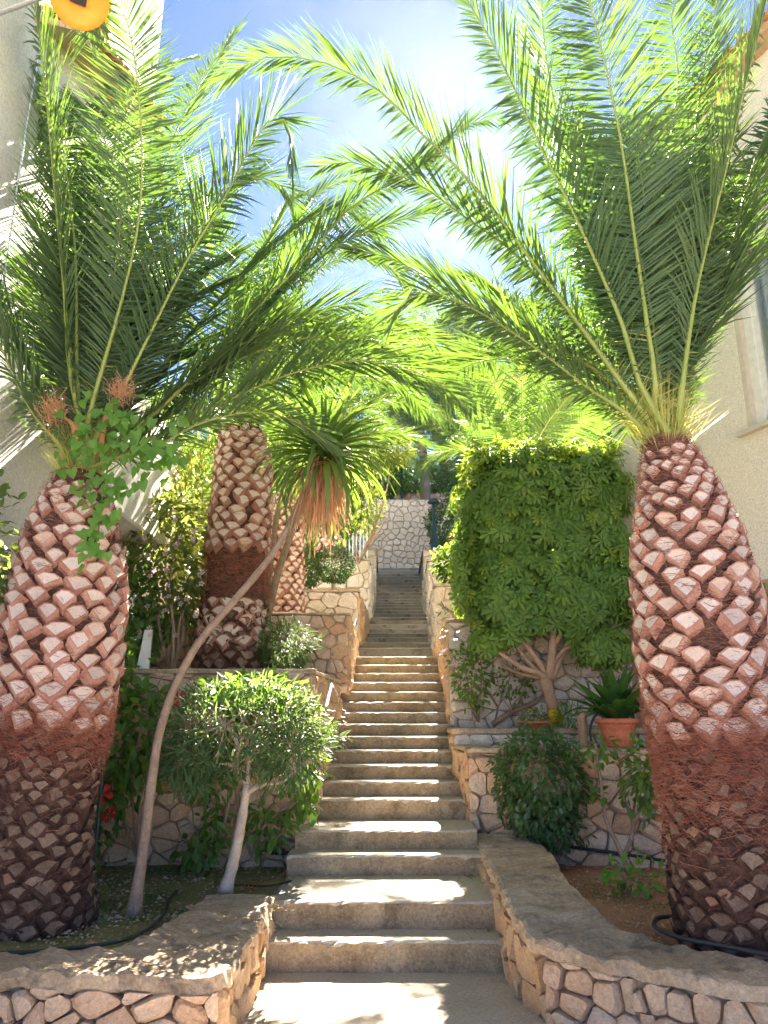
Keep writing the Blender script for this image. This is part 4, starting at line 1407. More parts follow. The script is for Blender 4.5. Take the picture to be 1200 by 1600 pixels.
for i, (px, a, b, kw) in enumerate(LF):
    off = Vector((math.cos(i * 2.4) * .11, math.sin(i * 2.4) * .11, -.02 * (i % 4)))
    pfr(pL, tL + off, px, a, b, 500 + i, (tL.x, tL.y), **kw)
rq = random.Random(91)
def fill_fronds(parent, top, n, tipx, tipy, Ds, seed, D0_):
    tx, ty = 600 + 0, 0
    r0 = ray(0, 0)
    for i in range(n):
        x1, y1 = rq.uniform(*tipx), rq.uniform(*tipy)
        d1 = rq.uniform(*Ds)
        # the crown centre in the photograph
        v = top - Vector((0, 0, EYE)); dp = v.y * CP + v.z * SP
        cx_, cy_ = 600 + FOC * v.x / dp, 800 - FOC * (v.z * CP - v.y * SP) / dp
        ux = (x1 - cx_)
        pix = []
        for t in (.2, .4, .6, .8, 1.0):
            lift = math.sin(t * math.pi) * .16 * abs(ux) + 30 * math.sin(t * math.pi)
            pix.append((cx_ + ux * t ** 1.15, cy_ + (y1 - cy_) * t ** .92 - lift * .8))
        pfr(parent, top + Vector((rq.uniform(-.08, .08), rq.uniform(0, .08), 0)), pix, D0_ + .05, d1, seed + i, (top.x, top.y))
fill_fronds(pL, tL, 6, (-80, 330), (120, 520), (5.4, 6.4), 1500, 5.2)
fill_fronds(pL, tL, 3, (300, 480), (360, 560), (5.9, 6.9), 1540, 5.2)
crown_fronds(pL, tL + Vector((0, 0, .05)), 6, (2.4, 3.2), 31, (48, 84), (20, 70), az=(-60, 70), n_leaf=110)

# ================================================================== PALM, RIGHT FRONT
DR = 4.72
pb = P(1160, 1480, DR); pb.z = .36
pR = thing("date_palm", pb, "thick date palm at the right, pale cut leaf bases above a red fibre band", "palm tree", "date palms of the garden")
ax = [Vector((pb.x + .02, DR, .34)), P(1140, 1300, DR), P(1118, 1150, DR), P(1098, 1030, DR), P(1086, 930, DR), P(1066, 800, DR), P(1040, 690, DR)]
palm_trunk(pR, ax, [.36, .355, .35, .335, .345, .37, .375, .355, .31, .23, .145], 2, 12, .099,
           [(0, .36, 'scar'), (.24, .43, 'hair'), (.40, .975, 'boot')], strands=13000, bscale=.92)
tR = P(1040, 688, DR)
RF = [
    ([(1062, 640), (1080, 500), (1100, 400), (1135, 260), (1160, 150), (1188, 40), (1210, -60)], 4.6, 4.3, dict(Lmax=0.70)),
    ([(1024, 600), (1010, 500), (990, 360), (970, 220), (945, 100), (918, -10), (890, -110)], 4.6, 4.3, dict(Lmax=0.67)),
    ([(1000, 600), (970, 500), (900, 340), (850, 240), (800, 132), (760, 50), (722, -10), (690, -60)], 4.6, 4.6, dict(Lmax=0.67)),
    ([(980, 610), (900, 500), (820, 392), (750, 302), (695, 242), (650, 200), (600, 147), (525, 104), (450, 88), (395, 95), (350, 124)], 4.6, 4.9, dict(Lmax=0.60, rach=.024)),
    ([(960, 600), (880, 548), (770, 500), (700, 452), (645, 420), (600, 400), (550, 392)], 4.7, 5.6, dict(Lmax=0.60)),
    ([(970, 590), (880, 480), (800, 392), (730, 342), (655, 288), (600, 268), (540, 252), (500, 262)], 4.7, 5.4, dict(Lmax=0.60)),
    ([(985, 650), (920, 606), (825, 535), (735, 480), (668, 458), (628, 474), (608, 500)], 4.6, 5.0, dict(Lmax=0.60, up_w=1.4)),
    ([(1070, 630), (1100, 480), (1140, 395), (1175, 262), (1205, 190), (1235, 100)], 4.8, 5.1, dict(Lmax=0.70)),
    ([(1050, 560), (1065, 400), (1080, 260), (1100, 100), (1125, -20)], 4.8, 5.6, dict(Lmax=0.75)),
    ([(1040, 560), (1040, 400), (1045, 250), (1060, 120), (1050, 20), (1090, -60)], 4.8, 5.9, dict(Lmax=0.72)),
    ([(1000, 560), (950, 420), (900, 300), (870, 180), (850, 60), (845, -40)], 4.8, 5.8, dict(Lmax=0.70)),
    ([(1020, 560), (1000, 420), (960, 300), (930, 220), (880, 190)], 4.8, 6.2, dict(Lmax=0.70)),
    ([(1060, 600), (1110, 500), (1160, 420), (1230, 360)], 4.7, 4.9, dict(Lmax=0.64)),
    ([(975, 620), (900, 560), (840, 510), (770, 450), (710, 430)], 4.8, 6.4, dict(Lmax=0.64)),
]
for i, (px, a, b, kw) in enumerate(RF):
    off = Vector((math.cos(i * 2.4) * .10, math.sin(i * 2.4) * .10, -.02 * (i % 4)))
    pfr(pR, tR + off, px, a, b, 700 + i, (tR.x, tR.y), **kw)
fill_fronds(pR, tR, 4, (860, 1220), (-20, 300), (5.0, 6.2), 1600, 4.7)
fill_fronds(pR, tR, 3, (820, 1000), (200, 430), (5.0, 6.2), 1640, 4.7)
crown_fronds(pR, tR + Vector((0, 0, .05)), 6, (2.2, 3.0), 37, (50, 86), (20, 70), az=(-50, 60), n_leaf=110)

for i, (px, d) in enumerate([([(280, 610), (400, 550), (500, 525), (600, 535), (670, 575)], 6.3)]):
    pfr(pL, tL, px, 5.3, d, 1700 + i, (tL.x, tL.y))

# short spiny rachis stubs and dry sheaths in the two crowns
def crown_heart(parent, top, seed, n=26, sheaths=()):
    rd = random.Random(seed)
    Vs, Fs = [], []
    for i in range(420):
        a = rd.uniform(0, 6.28); e = rd.uniform(.5, 1.4); L_ = rd.uniform(.12, .42)
        b = top + Vector((math.cos(a), math.sin(a), 0)) * rd.uniform(.02, .15) + Vector((0, 0, rd.uniform(-.12, .12)))
        d = Vector((math.cos(a) * math.cos(e), math.sin(a) * math.cos(e), math.sin(e)))
        w = d.cross(Vector((rd.gauss(0, 1), rd.gauss(0, 1), rd.gauss(0, 1)))).normalized() * .003
        k = len(Vs); Vs += [b + w, b - w, b + d * L_]; Fs.append((k, k + 1, k + 2))
    part_np("spines", [tuple(v) for v in Vs], Fs, M['spine'], parent, kind="stuff")
    for (pts, wd) in sheaths:
        c = smooth_pts(pts, 10)
        V, F = [], []
        for i in range(10):
            w = wd * math.sin(math.pi * min(1, .25 + .75 * i / 9) * .95)
            p = Vector(c[i])
            V += [p + Vector((-w, .01, 0)), p + Vector((0, -.025, 0)), p + Vector((w, .01, 0))]
        for i in range(9):
            for j in (0, 1): F.append((i * 3 + j, i * 3 + j + 1, i * 3 + j + 4, i * 3 + j + 3))
        mb = MB(); mb.add(V, F); mb.build("dry_sheath", M['sheath'], parent, smooth=True)
        # tangled straw of the old flower head
        Vs, Fs = [], []
        tip = Vector(c[-1])
        for i in range(230):
            p = tip + Vector((rd.gauss(0, .035), rd.gauss(0, .035), rd.gauss(0, .05)))
            k = len(Vs)
            d = Vector((rd.gauss(0, 1), rd.gauss(0, 1), rd.gauss(.5, 1))).normalized()
            w = d.orthogonal().normalized() * .0022
            L_ = rd.uniform(.05, .13)
            q = p + d * L_ * .5 + Vector((rd.gauss(0, .012), rd.gauss(0, .012), rd.gauss(0, .012)))
            r_ = p + d * L_ + Vector((rd.gauss(0, .03), rd.gauss(0, .03), rd.gauss(0, .03)))
            Vs += [p + w, p - w, q + w, q - w, r_]
            Fs += [(k, k + 1, k + 3), (k, k + 3, k + 2), (k + 2, k + 3, k + 4)]
        part_np("flower_stalks", [tuple(v) for v in Vs], Fs, M['straw'], parent, kind="stuff")
crown_heart(pL, tL, 8, sheaths=[([P(155, 715, 5.1), P(160, 670, 5.05), P(168, 640, 5.0), P(188, 615, 4.98)], .022),
                                ([P(122, 715, 5.05), P(120, 690, 5.0), P(112, 660, 4.95), P(82, 645, 4.9)], .028)])
crown_heart(pR, tR, 9)

# ================================================================== MIDDLE AND FAR PALMS
def mid_palm(label, axp, rad, per_row, zones, strands, nf, L, seed, el=(25, 84), droop=(40, 120), mat='frond_far', bscale=1.0, hang=None, lod=0):
    t = thing("date_palm", axp[0], label, "palm tree", "date palms of the garden")
    palm_trunk(t, axp, rad, seed, per_row, .095, zones, strands=strands, bscale=bscale)
    top = Vector(axp[-1])
    crown_fronds(t, top, nf, L, seed, el, droop, n_leaf=90, Lmax=.56, mat=M[mat], lod=lod, spines=False, width=.03)
    return t, top
D2 = 8.45
p2, t2 = mid_palm("date palm on the first left terrace with dark fibre belt halfway up", [P(362, 1062, D2), P(366, 950, D2), P(372, 850, D2), P(380, 750, D2), P(378, 668, D2)],
                  [.44, .40, .355, .33, .345, .34, .33, .31, .24], 12, [(0, .30, 'scar'), (.30, .50, 'hair'), (.14, .30, 'boot'), (.50, .97, 'boot')], 4200, 11, (2.3, 3.0), 61, (52, 86))
for i, (px, d) in enumerate([
    ([(430, 600), (500, 540), (580, 512), (650, 520), (700, 556), (735, 610)], 9.2),
    ([(430, 640), (490, 600), (560, 588), (620, 600), (660, 640)], 9.4),
    ([(420, 560), (470, 450), (540, 400), (600, 410), (640, 450)], 9.2),
    ([(400, 560), (430, 420), (480, 320), (540, 280), (590, 300)], 9.0),
    ([(440, 620), (520, 560), (600, 545), (680, 570), (730, 640)], 8.0),
    ([(390, 560), (400, 430), (440, 330), (480, 300)], 8.8)]):
    pfr(p2, t2, px, D2, d, 860 + i, (t2.x, t2.y), mat=M['frond_far'], spines=False, Lmax=.56, width=.03)
D3 = 11.4
p3, t3 = mid_palm("shorter date palm behind the yucca, trunk half hidden by its dry leaves", [P(444, 962, D3), P(443, 900, D3), P(446, 840, D3), P(452, 770, D3)],
                  [.29, .30, .29, .27, .19], 12, [(0, .97, 'boot')], 1800, 11, (2.2, 2.8), 71, (30, 84), lod=1)
D5 = 11.6
b5 = P(815, 735, D5)
p5, t5 = mid_palm("bright yellow-green palm fan rising behind the square clipped tree", [Vector((b5.x, D5, 2.7)), Vector((b5.x, D5, 4.0)), b5],
                  [.3, .3, .2], 12, [(.1, .97, 'boot')], 500, 4, (1.5, 2.0), 81, (35, 70), lod=1)
for i, (px, d) in enumerate([
    ([(815, 680), (816, 600), (820, 530), (822, 470)], 11.2), ([(800, 680), (775, 610), (745, 560), (722, 538)], 11.2),
    ([(850, 690), (885, 620), (915, 575), (945, 545)], 11.0), ([(790, 700), (760, 650), (735, 610), (700, 600)], 11.5),
    ([(830, 680), (855, 600), (885, 540), (900, 500)], 11.8), ([(860, 700), (910, 660), (950, 640), (975, 655)], 11.2)]):
    pfr(p5, t5, px, D5, d, 880 + i, (t5.x, t5.y + 6), mat=M['frond_far'], spines=False, Lmax=.50, width=.034, vee=.05, up_w=.15, droop=.05)
D6 = 20.5
b6 = P(738, 708, D6)
p6, t6 = mid_palm("small distant palm with drooping fronds beside the top of the stair", [Vector((b6.x, D6, 5.8)), Vector((b6.x, D6, 7.0)), b6],
                  [.25, .25, .18], 10, [(.1, .97, 'boot')], 200, 16, (2.0, 2.6), 91, (10, 75), (60, 120), lod=1)
D7 = 16.5
b7 = P(560, 650, D7)
b7.x -= .3
p7, t7 = mid_palm("distant palm behind the yucca crown on the fourth left terrace", [Vector((b7.x - .4, D7, 4.7)), Vector((b7.x - .2, D7, 6.0)), b7],
                  [.28, .26, .18], 10, [(.1, .97, 'boot')], 200, 18, (2.2, 2.9), 93, (15, 80), (60, 120), lod=1)

# ================================================================== CLIMBER on the left palm
cl = thing("climbing_vine", P(170, 850, 4.8), "bright heart-leaved vine trailing over the top of the thick palm trunk", "vine")
rg = np.random.default_rng(44)
poly = [(150, 850, 4.74), (160, 800, 4.72), (150, 750, 4.76), (175, 710, 4.8), (205, 690, 4.82), (230, 710, 4.8), (245, 740, 4.86), (160, 690, 4.8), (195, 665, 4.85), (240, 690, 4.9), (125, 655, 4.8), (205, 650, 4.85), (225, 725, 4.8), (120, 690, 4.8), (185, 760, 4.76)]
mb = MB()
st = [[P(150, 855, 4.76), P(158, 800, 4.72), P(165, 740, 4.76), P(185, 690, 4.8), P(200, 650, 4.88)], [P(165, 740, 4.76), P(215, 705, 4.8), P(262, 675, 4.95)],
      [P(185, 700, 4.8), P(230, 735, 4.82), P(275, 718, 5.0)], [P(185, 690, 4.8), P(150, 670, 4.82), P(120, 655, 4.8)], [P(165, 740, 4.76), P(140, 770, 4.74), P(150, 805, 4.7)]]
for s in st: mb.tube(smooth_pts(s, 8), .005, 5, cap=False)
mb.build("stem", M['climber'], cl, smooth=True)
N_ = 190
pos, yd = [], []
for i in range(N_):
    x, y, d = poly[rg.integers(0, len(poly))]
    sx = 16 if y > 760 else 24
    q = P(x + rg.normal(0, sx), y + rg.normal(0, 20), d - abs(rg.normal(0, .06)))
    pos.append(tuple(q)); yd.append((rg.normal(0, .6), rg.normal(-.3, .3), -1 + rg.normal(0, .5)))
leaf_cloud(cl, np.array(pos), np.array(yd), np.array([(rg.normal(0, .4), -1, .5 + rg.normal(0, .3)) for _ in range(N_)]), rg.uniform(.055, .105, N_), 'heart', M['climber'], 5, 190)

# hibiscus flowers
def flower_mesh(mat, n=5, r=.5):
    V, F = [], []
    for i in range(n):
        a = 2 * math.pi * i / n
        base = len(V)
        for (rr, w, z_) in ((.06, .04, -.12), (.5, .34, .02), (.85, .42, .12), (1.0, .22, .06)):
            for sgn in (-1, 0, 1):
                c = a + sgn * w
                V.append((math.cos(c) * rr, math.sin(c) * rr, z_ + (.05 if sgn else 0) + rndT.uniform(-.03, .03)))
        for k in range(3):
            for j in (0, 1):
                F.append((base + 3 * k + j, base + 3 * k + 3 + j, base + 3 * k + 4 + j, base + 3 * k + 1 + j))
    return mesh_py("flower", V, F, [mat], None, True)
FLR = flower_mesh(M['petal_red']); FLP = flower_mesh(M['petal_pink'])
def flower(parent, p, size, me, seed, face=(0, -1, .3)):
    rd = random.Random(seed)
    d = (Vector(face) + Vector((rd.uniform(-.4, .4), 0, rd.uniform(-.4, .4)))).normalized()
    inst("flower", me, parent, p, Vector((0, 0, 1)).rotation_difference(d) @ Quaternion((0, 0, 1), rd.uniform(0, 6)), size)

# ---- hibiscus bush, left of the leaning trunk
h = thing("hibiscus_bush", P(190, 1340, 6.7), "dark green hibiscus bush with two low red flowers between palm and leaning trunk", "bush")
c = P(196, 1150, 6.65)
branches(h, P(215, 1340, 6.7), [c + Vector((dx, dy, dz)) for dx, dy, dz in ((-.3, 0, .2), (-.1, .1, .5), (.15, -.1, .3), (.3, 0, .55), (-.35, -.1, -.2), (.1, 0, .1))], .014, M['bark'], 3)
crown(h, 620, c, (.40, .32, .68), 'oval', (.075, .135), M['hibiscus'], 21, 230, lo=.2, amt=.3, droop=.5)
crown(h, 130, P(175, 1040, 6.7), (.22, .2, .35), 'oval', (.07, .12), M['hibiscus'], 22, 40, lo=.2)
for i, (x, y, s) in enumerate([(160, 1241, .08), (171, 1273, .065)]):
    flower(h, P(x, y, 6.15), s, FLR, i)
# ---- broad-leaved bush behind the oleander
h = thing("hibiscus_bush", P(400, 1345, 6.85), "broad-leaved hibiscus bush spreading behind the small oleander tree, one red flower", "bush")
branches(h, P(335, 1345, 6.8), [P(x, y, 6.8) for x, y in ((300, 1150), (360, 1080), (330, 1240), (390, 1050), (290, 1230))], .016, M['bark'], 6)
branches(h, P(395, 1345, 6.85), [P(x, y, 6.75) for x, y in ((470, 1240), (440, 1100), (490, 1180), (400, 1060), (450, 1290))], .016, M['bark'], 7)
for k, (x, y, rx, rz, n) in enumerate([(390, 1082, .42, .16, 260), (330, 1200, .28, .30, 150), (470, 1200, .20, .28, 130), (415, 1290, .20, .22, 110), (310, 1330, .20, .10, 70), (450, 1110, .25, .2, 90), (330, 1290, .16, .2, 60), (480, 1250, .12, .15, 40)]):
    crown(h, n, P(x, y, 6.45 if k == 0 else 6.72), (rx, .22, rz), 'oval', (.07, .125), M['hibiscus'], 60 + k, n if k in (3, 6, 7, 4) else 0, lo=.1, amt=.25, droop=.55)
flower(h, P(279, 1091, 6.3), .07, FLR, 9)
# ---- oleander tree
ol = thing("oleander_tree", P(352, 1392, 5.95), "small grey-leaved oleander tree with pale forked trunk by the steps", "tree")
b = P(352, 1396, 5.95)
mb = MB(); mb.tube(smooth_pts([b, P(366, 1340, 5.95), P(378, 1280, 5.95), P(386, 1225, 5.95)], 14), list(np.interp(np.linspace(0, 1, 14), [0, .12, .6, 1], [.062, .043, .036, .030])), 10, rnd=random.Random(2), rough=.08)
mb.build("trunk", M['bark_pale'], ol, smooth=True)
fk = P(386, 1228, 5.95)
for i, (pts) in enumerate([[fk, P(372, 1208, 5.95), P(367, 1197, 5.93), P(330, 1190, 5.9)], [fk, P(388, 1200, 5.97), P(389, 1170, 6.0)], [P(384, 1240, 5.95), P(410, 1225, 5.9), P(440, 1222, 5.85), P(462, 1205, 5.85)], [P(368, 1198, 5.93), P(372, 1165, 5.9), P(352, 1130, 5.85)], [P(389, 1190, 5.98), P(408, 1165, 6.02), P(430, 1130, 6.1)]]):
    mb = MB(); mb.tube(smooth_pts(pts, 8), list(np.linspace(.022, .010, 8)), 7); mb.build("branch", M['bark_pale'], ol, smooth=True)
cc = P(385, 1150, 5.98)
twigs(ol, [P(330, 1190, 5.9), P(389, 1172, 6.0), P(352, 1132, 5.85), P(430, 1132, 6.1), P(462, 1205, 5.85), P(367, 1197, 5.93)], cc, (.60, .42, .36), 150, .0055, M['bark_pale'], 4, .5)
crown(h, 240, P(385, 1078, 5.95), (.42, .3, .12), 'oval', (.05, .095), M['hibiscus'], 991, 120, lo=.1, droop=.4)
crown(ol, 2700, cc + Vector((0, 0, .06)), (.63, .46, .34), 'narrow', (.07, .13), M['oleander'], 33, 0, lo=.55, amt=.22, droop=.0, out=.8, wild=.75)
crown(ol, 700, P(300, 1190, 5.9), (.20, .25, .22), 'narrow', (.07, .13), M['oleander'], 34, 0, lo=.3)
crown(ol, 700, P(455, 1170, 5.85), (.26, .28, .28), 'narrow', (.07, .13), M['oleander'], 35, 0, lo=.3)
# white daisies hanging at the sunlit wall
fl = thing("flowering_plant", P(505, 1130, 7.0), "pale flowers spilling over the sunlit stone edge next to the handrail", "flowers")
for i in range(26):
    flower(fl, P(random.Random(i).uniform(486, 540), random.Random(i + 50).uniform(1106, 1158), 6.85), .022, FLP, i, (0, 0, 1))
crown(fl, 160, P(498, 1135, 6.9), (.15, .2, .15), 'narrow', (.05, .09), M['climber'], 36, 20, lo=.1)

# ---- leaning trunk with the big tuft of sword leaves
yu = thing("yucca", P(210, 1428, 5.4), "leaning slender yucca with shaggy tuft of green and dry leaves", "yucca")
pts = [P(208, 1432, 5.4), P(222, 1340, 5.42), P(236, 1230, 5.45), P(248, 1150, 5.5), P(272, 1075, 5.55), P(310, 1005, 5.6), P(365, 940, 5.65), P(415, 880, 5.7), P(448, 828, 5.75), P(478, 760, 5.78), P(505, 700, 5.8)]
mb = MB(); mb.tube(smooth_pts(pts, 50), list(np.interp(np.linspace(0, 1, 50), [0, .05, .3, .7, 1], [.058, .037, .031, .025, .023])), 12, rnd=random.Random(8), rough=.05)
mb.build("trunk", M['bark'], yu, smooth=True)
def sword(n=9, L_=1, w=.07, bend=.6, seed=0):
    V, F = [], []
    p = np.array([0., 0, 0]); a = 0
    for i in range(n):
        s = i / (n - 1)
        hw = w * .5 * (np.interp(s, [0, .08, .5, 1], [.6, .8, 1, .04]))
        V += [(-hw, p[1], p[2] + hw * .35), (0, p[1], p[2]), (hw, p[1], p[2] + hw * .35)]
        a = bend * (s ** 1.3) * 2.2
        p = p + np.array([0, math.cos(a), -math.sin(a)]) / (n - 1)
    for i in range(n - 1):
        for j in (0, 1): F.append((i * 3 + j, i * 3 + j + 1, i * 3 + j + 4, i * 3 + j + 3))
    return V, F
SW = [mesh_py("sword_leaf", *sword(bend=bd), [M['yucca']], None, True) for bd in (.1, .3, .5, .75, 1.0)]
top = P(507, 695, 5.8)
rd = random.Random(12)
for i in range(165):
    f = i / 164
    el = R(84 - 108 * f ** .7 + rd.uniform(-9, 9)); az = i * 2.39996 + rd.uniform(-.2, .2)
    y = Vector((math.cos(az) * math.cos(el), math.sin(az) * math.cos(el), math.sin(el)))
    hint = Vector((0, 0, 1)) if abs(el) < 1.3 else Vector((-math.cos(az), -math.sin(az), 0))
    x = y.cross(hint).normalized(); zz = x.cross(y)
    q = Matrix((x, y, zz)).transposed().to_quaternion()
    me = SW[min(4, max(0, int(f * 3.6 + rd.uniform(0, 1.4))))]
    inst("leaf", me, yu, top + y * .03 - Vector((0, 0, .16 * f)), q, rd.uniform(.52, .80) if f > .12 else rd.uniform(.35, .55))
Vs, Fs = [], []
for i in range(520):
    a = rd.uniform(0, 6.28); r0 = rd.uniform(.02, .09)
    s0 = top + Vector((math.cos(a) * r0, math.sin(a) * r0, rd.uniform(-.42, -.10)))
    L_ = rd.uniform(.24, .46); spread = rd.uniform(.02, .20)
    if rd.random() < .35: s0 += Vector((-.06, 0, -.08))
    k = len(Vs); w = rd.uniform(.004, .009); ang = rd.uniform(0, 3.14)
    wv = Vector((math.cos(ang), math.sin(ang), 0)) * w
    for q_ in range(5):
        f = q_ / 4
        c_ = s0 + Vector((math.cos(a) * spread * f ** .7 + rd.gauss(0, .006), math.sin(a) * spread * f ** .7, -L_ * f ** 1.15 + .03 * math.sin(f * 3)))
        ww = wv * (1 - .85 * f)
        Vs += [c_ + ww, c_ - ww]
    for q_ in range(4):
        Fs += [(k + 2 * q_, k + 2 * q_ + 2, k + 2 * q_ + 3), (k + 2 * q_, k + 2 * q_ + 3, k + 2 * q_ + 1)]
part_np("dry_leaves", [tuple(v) for v in Vs], Fs, M['straw'], yu, kind="stuff")
# bare stems behind
bs = thing("yucca", P(412, 975, 9.0), "two thin bare stems crossing in front of the shorter palm trunk", "yucca")
for pts in ([P(408, 985, 9.0), P(420, 900, 9.0), P(430, 820, 9.0), P(448, 740, 9.1)], [P(414, 978, 8.95), P(436, 890, 8.95), P(470, 800, 9.1), P(520, 720, 9.3)]):
    mb = MB(); mb.tube(smooth_pts(pts, 14), list(np.linspace(.05, .03, 14)), 8); mb.build("stem", M['bark'], bs, smooth=True)
crown(bs, 130, P(450, 720, 9.1), (.2, .2, .25), 'narrow', (.25, .4), M['yucca'], 37, 40, lo=.05, droop=.3)

# ---- hibiscus / glossy hedge between the left palm and the middle palm
h = thing("hibiscus_bush", P(265, 1050, 8.3), "tall glossy bush with purplish flowers between the two trunks by the white wall", "bush")
branches(h, P(268, 1050, 8.3), [P(x, y, 8.3) for x, y in ((240, 900), (280, 850), (220, 820), (300, 930), (262, 960), (250, 760))], .03, M['bark'], 16, r1=.008)
crown(h, 2600, P(255, 880, 8.45), (.62, .45, .98), 'oval', (.07, .12), M['purple'], 41, 120, lo=.4, amt=.3)
crown(h, 500, P(212, 960, 8.2), (.20, .25, .75), 'oval', (.07, .12), M['hibiscus'], 42, 60, lo=.3)
for i in range(36): 
    r_ = random.Random(i + 300); flower(h, P(r_.uniform(215, 320), r_.uniform(770, 1000), 7.95), .03, FLP, i)
flower(h, P(182, 984, 7.8), .05, FLR, 77)
h = thing("shrub", P(300, 800, 10.8), "yellow-green sunlit shrub left of the middle palm, beyond the glossy bush", "shrub")
branches(h, P(300, 960, 10.8), [P(x, y, 10.8) for x, y in ((290, 760), (310, 730), (325, 800))], .02, M['bark'], 17)
crown(h, 1500, P(300, 800, 10.8), (.55, .5, 1.1), 'narrow', (.14, .26), M['croton'], 43, 60, lo=.3, amt=.3, out=.8)
h = thing("hibiscus_bush", P(75, 980, 7.0), "sparse bush with single red flower at the white wall behind the thick palm", "bush")
branches(h, P(70, 1100, 7.2), [P(x, y, 7.1) for x, y in ((80, 740), (60, 800), (90, 700))], .014, M['bark'], 18)
crown(h, 160, P(80, 735, 7.1), (.14, .2, .30), 'oval', (.06, .1), M['hibiscus'], 44, 60, lo=.05)
flower(h, P(66, 768, 6.6), .07, FLR, 78)
# dark foliage at the picture's left border
h = thing("shrub", Vector((-2.62, 4.9, .34)), "dark leafy shrub at the white wall, left of the thick palm trunk", "shrub")
branches(h, Vector((-2.62, 4.95, .34)), [P(x, y, 4.95) for x, y in ((-18, 760), (-20, 900), (-14, 840))], .016, M['bark_dark'], 19)
crown(h, 420, P(-26, 860, 4.95), (.17, .25, .55), 'oval', (.06, .1), M['purple'], 45, 90, lo=.1, amt=.35)
h = thing("shrub", P(20, 600, 9), "low leafy shrub behind the thick left palm at the foot of the wall", "shrub")
# replaced below by real leaves at ground level
h.location = (-2.5, 6.3, .34); W[h] = Vector(h.location)
branches(h, Vector((-2.5, 6.3, .34)), [Vector((-2.6, 6.3, 1.0)), Vector((-2.3, 6.2, .9))], .014, M['bark'], 20)
crown(h, 420, Vector((-2.5, 6.3, .85)), (.42, .3, .5), 'oval', (.07, .12), M['hibiscus'], 46, 60, lo=.2)

# ---- small flowering bush on the first terrace
h = thing("flowering_plant", P(445, 1055, 8.2), "small narrow-leaved bush with lilac flowers beside the middle palm foot", "shrub")
branches(h, P(445, 1056, 8.2), [P(x, y, 8.2) for x, y in ((420, 1000), (450, 985), (475, 1000), (435, 1020))], .01, M['bark'], 21)
crown(h, 1100, P(447, 1010, 8.2), (.30, .25, .27), 'narrow', (.08, .14), M['oleander'], 47, 0, lo=.25, amt=.25)
for i in range(22):
    r_ = random.Random(i + 400); flower(h, P(r_.uniform(440, 490), r_.uniform(972, 1020), 8.0), .022, FLP, i, (0, -.5, 1))

# ---- round clipped bush, pale bush
h = thing("topiary_bush", P(519, 930, 13.3), "round clipped dark bush on a short stem above the squared stone wall", "bush")
mb = MB(); mb.tube([P(519, 935, 13.3), P(521, 915, 13.3), P(522, 890, 13.3)], [.04, .035, .03], 8); mb.build("trunk", M['bark_pale'], h, smooth=True)
crown(h, 3200, P(522, 882, 13.3), (.36, .36, .34), 'small', (.035, .06), M['pitto'], 48, 0, lo=.6, amt=.08)
h = thing("shrub", P(482, 925, 13.0), "pale variegated bush between the shorter palm and the round clipped bush", "shrub")
branches(h, P(482, 930, 13.0), [P(475, 880, 13), P(490, 885, 13)], .012, M['bark'], 22)
crown(h, 1300, P(481, 890, 13.0), (.24, .3, .38), 'small', (.05, .09), M['farbush'], 49, 0, lo=.3, amt=.2)
h = thing("shrub", P(600, 700, 14.2), "yellow-leaved shrub leaning out behind the yucca crown", "shrub")
branches(h, P(560, 880, 14.4), [P(x, y, 14.2) for x, y in ((590, 700), (570, 780), (610, 690), (600, 800))], .03, M['bark'], 23)
crown(h, 1200, P(600, 700, 14.2), (.50, .4, .42), 'narrow', (.14, .24), M['croton'], 50, 40, lo=.3, amt=.3)
crown(h, 420, P(572, 790, 14.3), (.26, .3, .55), 'narrow', (.14, .22), M['croton'], 52, 20, lo=.3, amt=.3)
crown(h, 700, P(520, 790, 14.3), (.55, .4, .65), 'oval', (.1, .16), M['farbush'], 53, 20, lo=.3, amt=.3)

# ================================================================== RIGHT SIDE PLANTS
hd = thing("clipped_tree", P(872, 1142, 8.5), "square clipped umbrella tree with yellow tape round its forked trunk", "tree")
b = P(874, 1150, 8.5)
fk = P(856, 1062, 8.5)
mb = MB(); mb.tube(smooth_pts([b, P(868, 1120, 8.5), P(858, 1085, 8.5), P(852, 1060, 8.5)], 12), list(np.linspace(.06, .07, 12)), 12, rnd=random.Random(4), rough=.05); mb.build("trunk", M['bark_orange'], hd, smooth=True)
for pts, r_ in [([P(852, 1066, 8.5), P(845, 1052, 8.45), P(820, 1045, 8.4), P(795, 1030, 8.35), P(775, 1015, 8.35)], .042), ([P(856, 1062, 8.5), P(838, 1030, 8.5), P(815, 1000, 8.5), P(790, 970, 8.5)], .040),
                ([P(858, 1062, 8.5), P(862, 1020, 8.45), P(865, 985, 8.5), P(862, 940, 8.5)], .055), ([P(860, 1062, 8.5), P(875, 1030, 8.55), P(890, 1000, 8.6), P(925, 960, 8.7)], .045),
                ([P(862, 1040, 8.5), P(885, 1012, 8.5), P(930, 1000, 8.5), P(965, 975, 8.5)], .03), ([P(850, 1060, 8.5), P(812, 1052, 8.6), P(788, 1040, 8.7), P(770, 1010, 8.8)], .03),
                ([P(866, 1010, 8.5), P(880, 985, 8.4), P(905, 965, 8.4)], .03), ([P(846, 1055, 8.5), P(822, 1030, 8.4), P(805, 1005, 8.4)], .025)]:
    mb = MB(); mb.tube(smooth_pts(pts, 9), list(np.linspace(r_, r_ * .45, 9)), 8, rnd=random.Random(6), rough=.06); mb.build("branch", M['bark_orange'], hd, smooth=True)
mb = MB(); mb.lathe(P(868, 1128, 8.5), [(.066, -.0), (.072, .0), (.073, .13), (.066, .13)], 18); mb.build("yellow_tape", M['yellow_tape'], hd, smooth=True)
cH = P(848, 862, 8.85); cH.z = 3.58
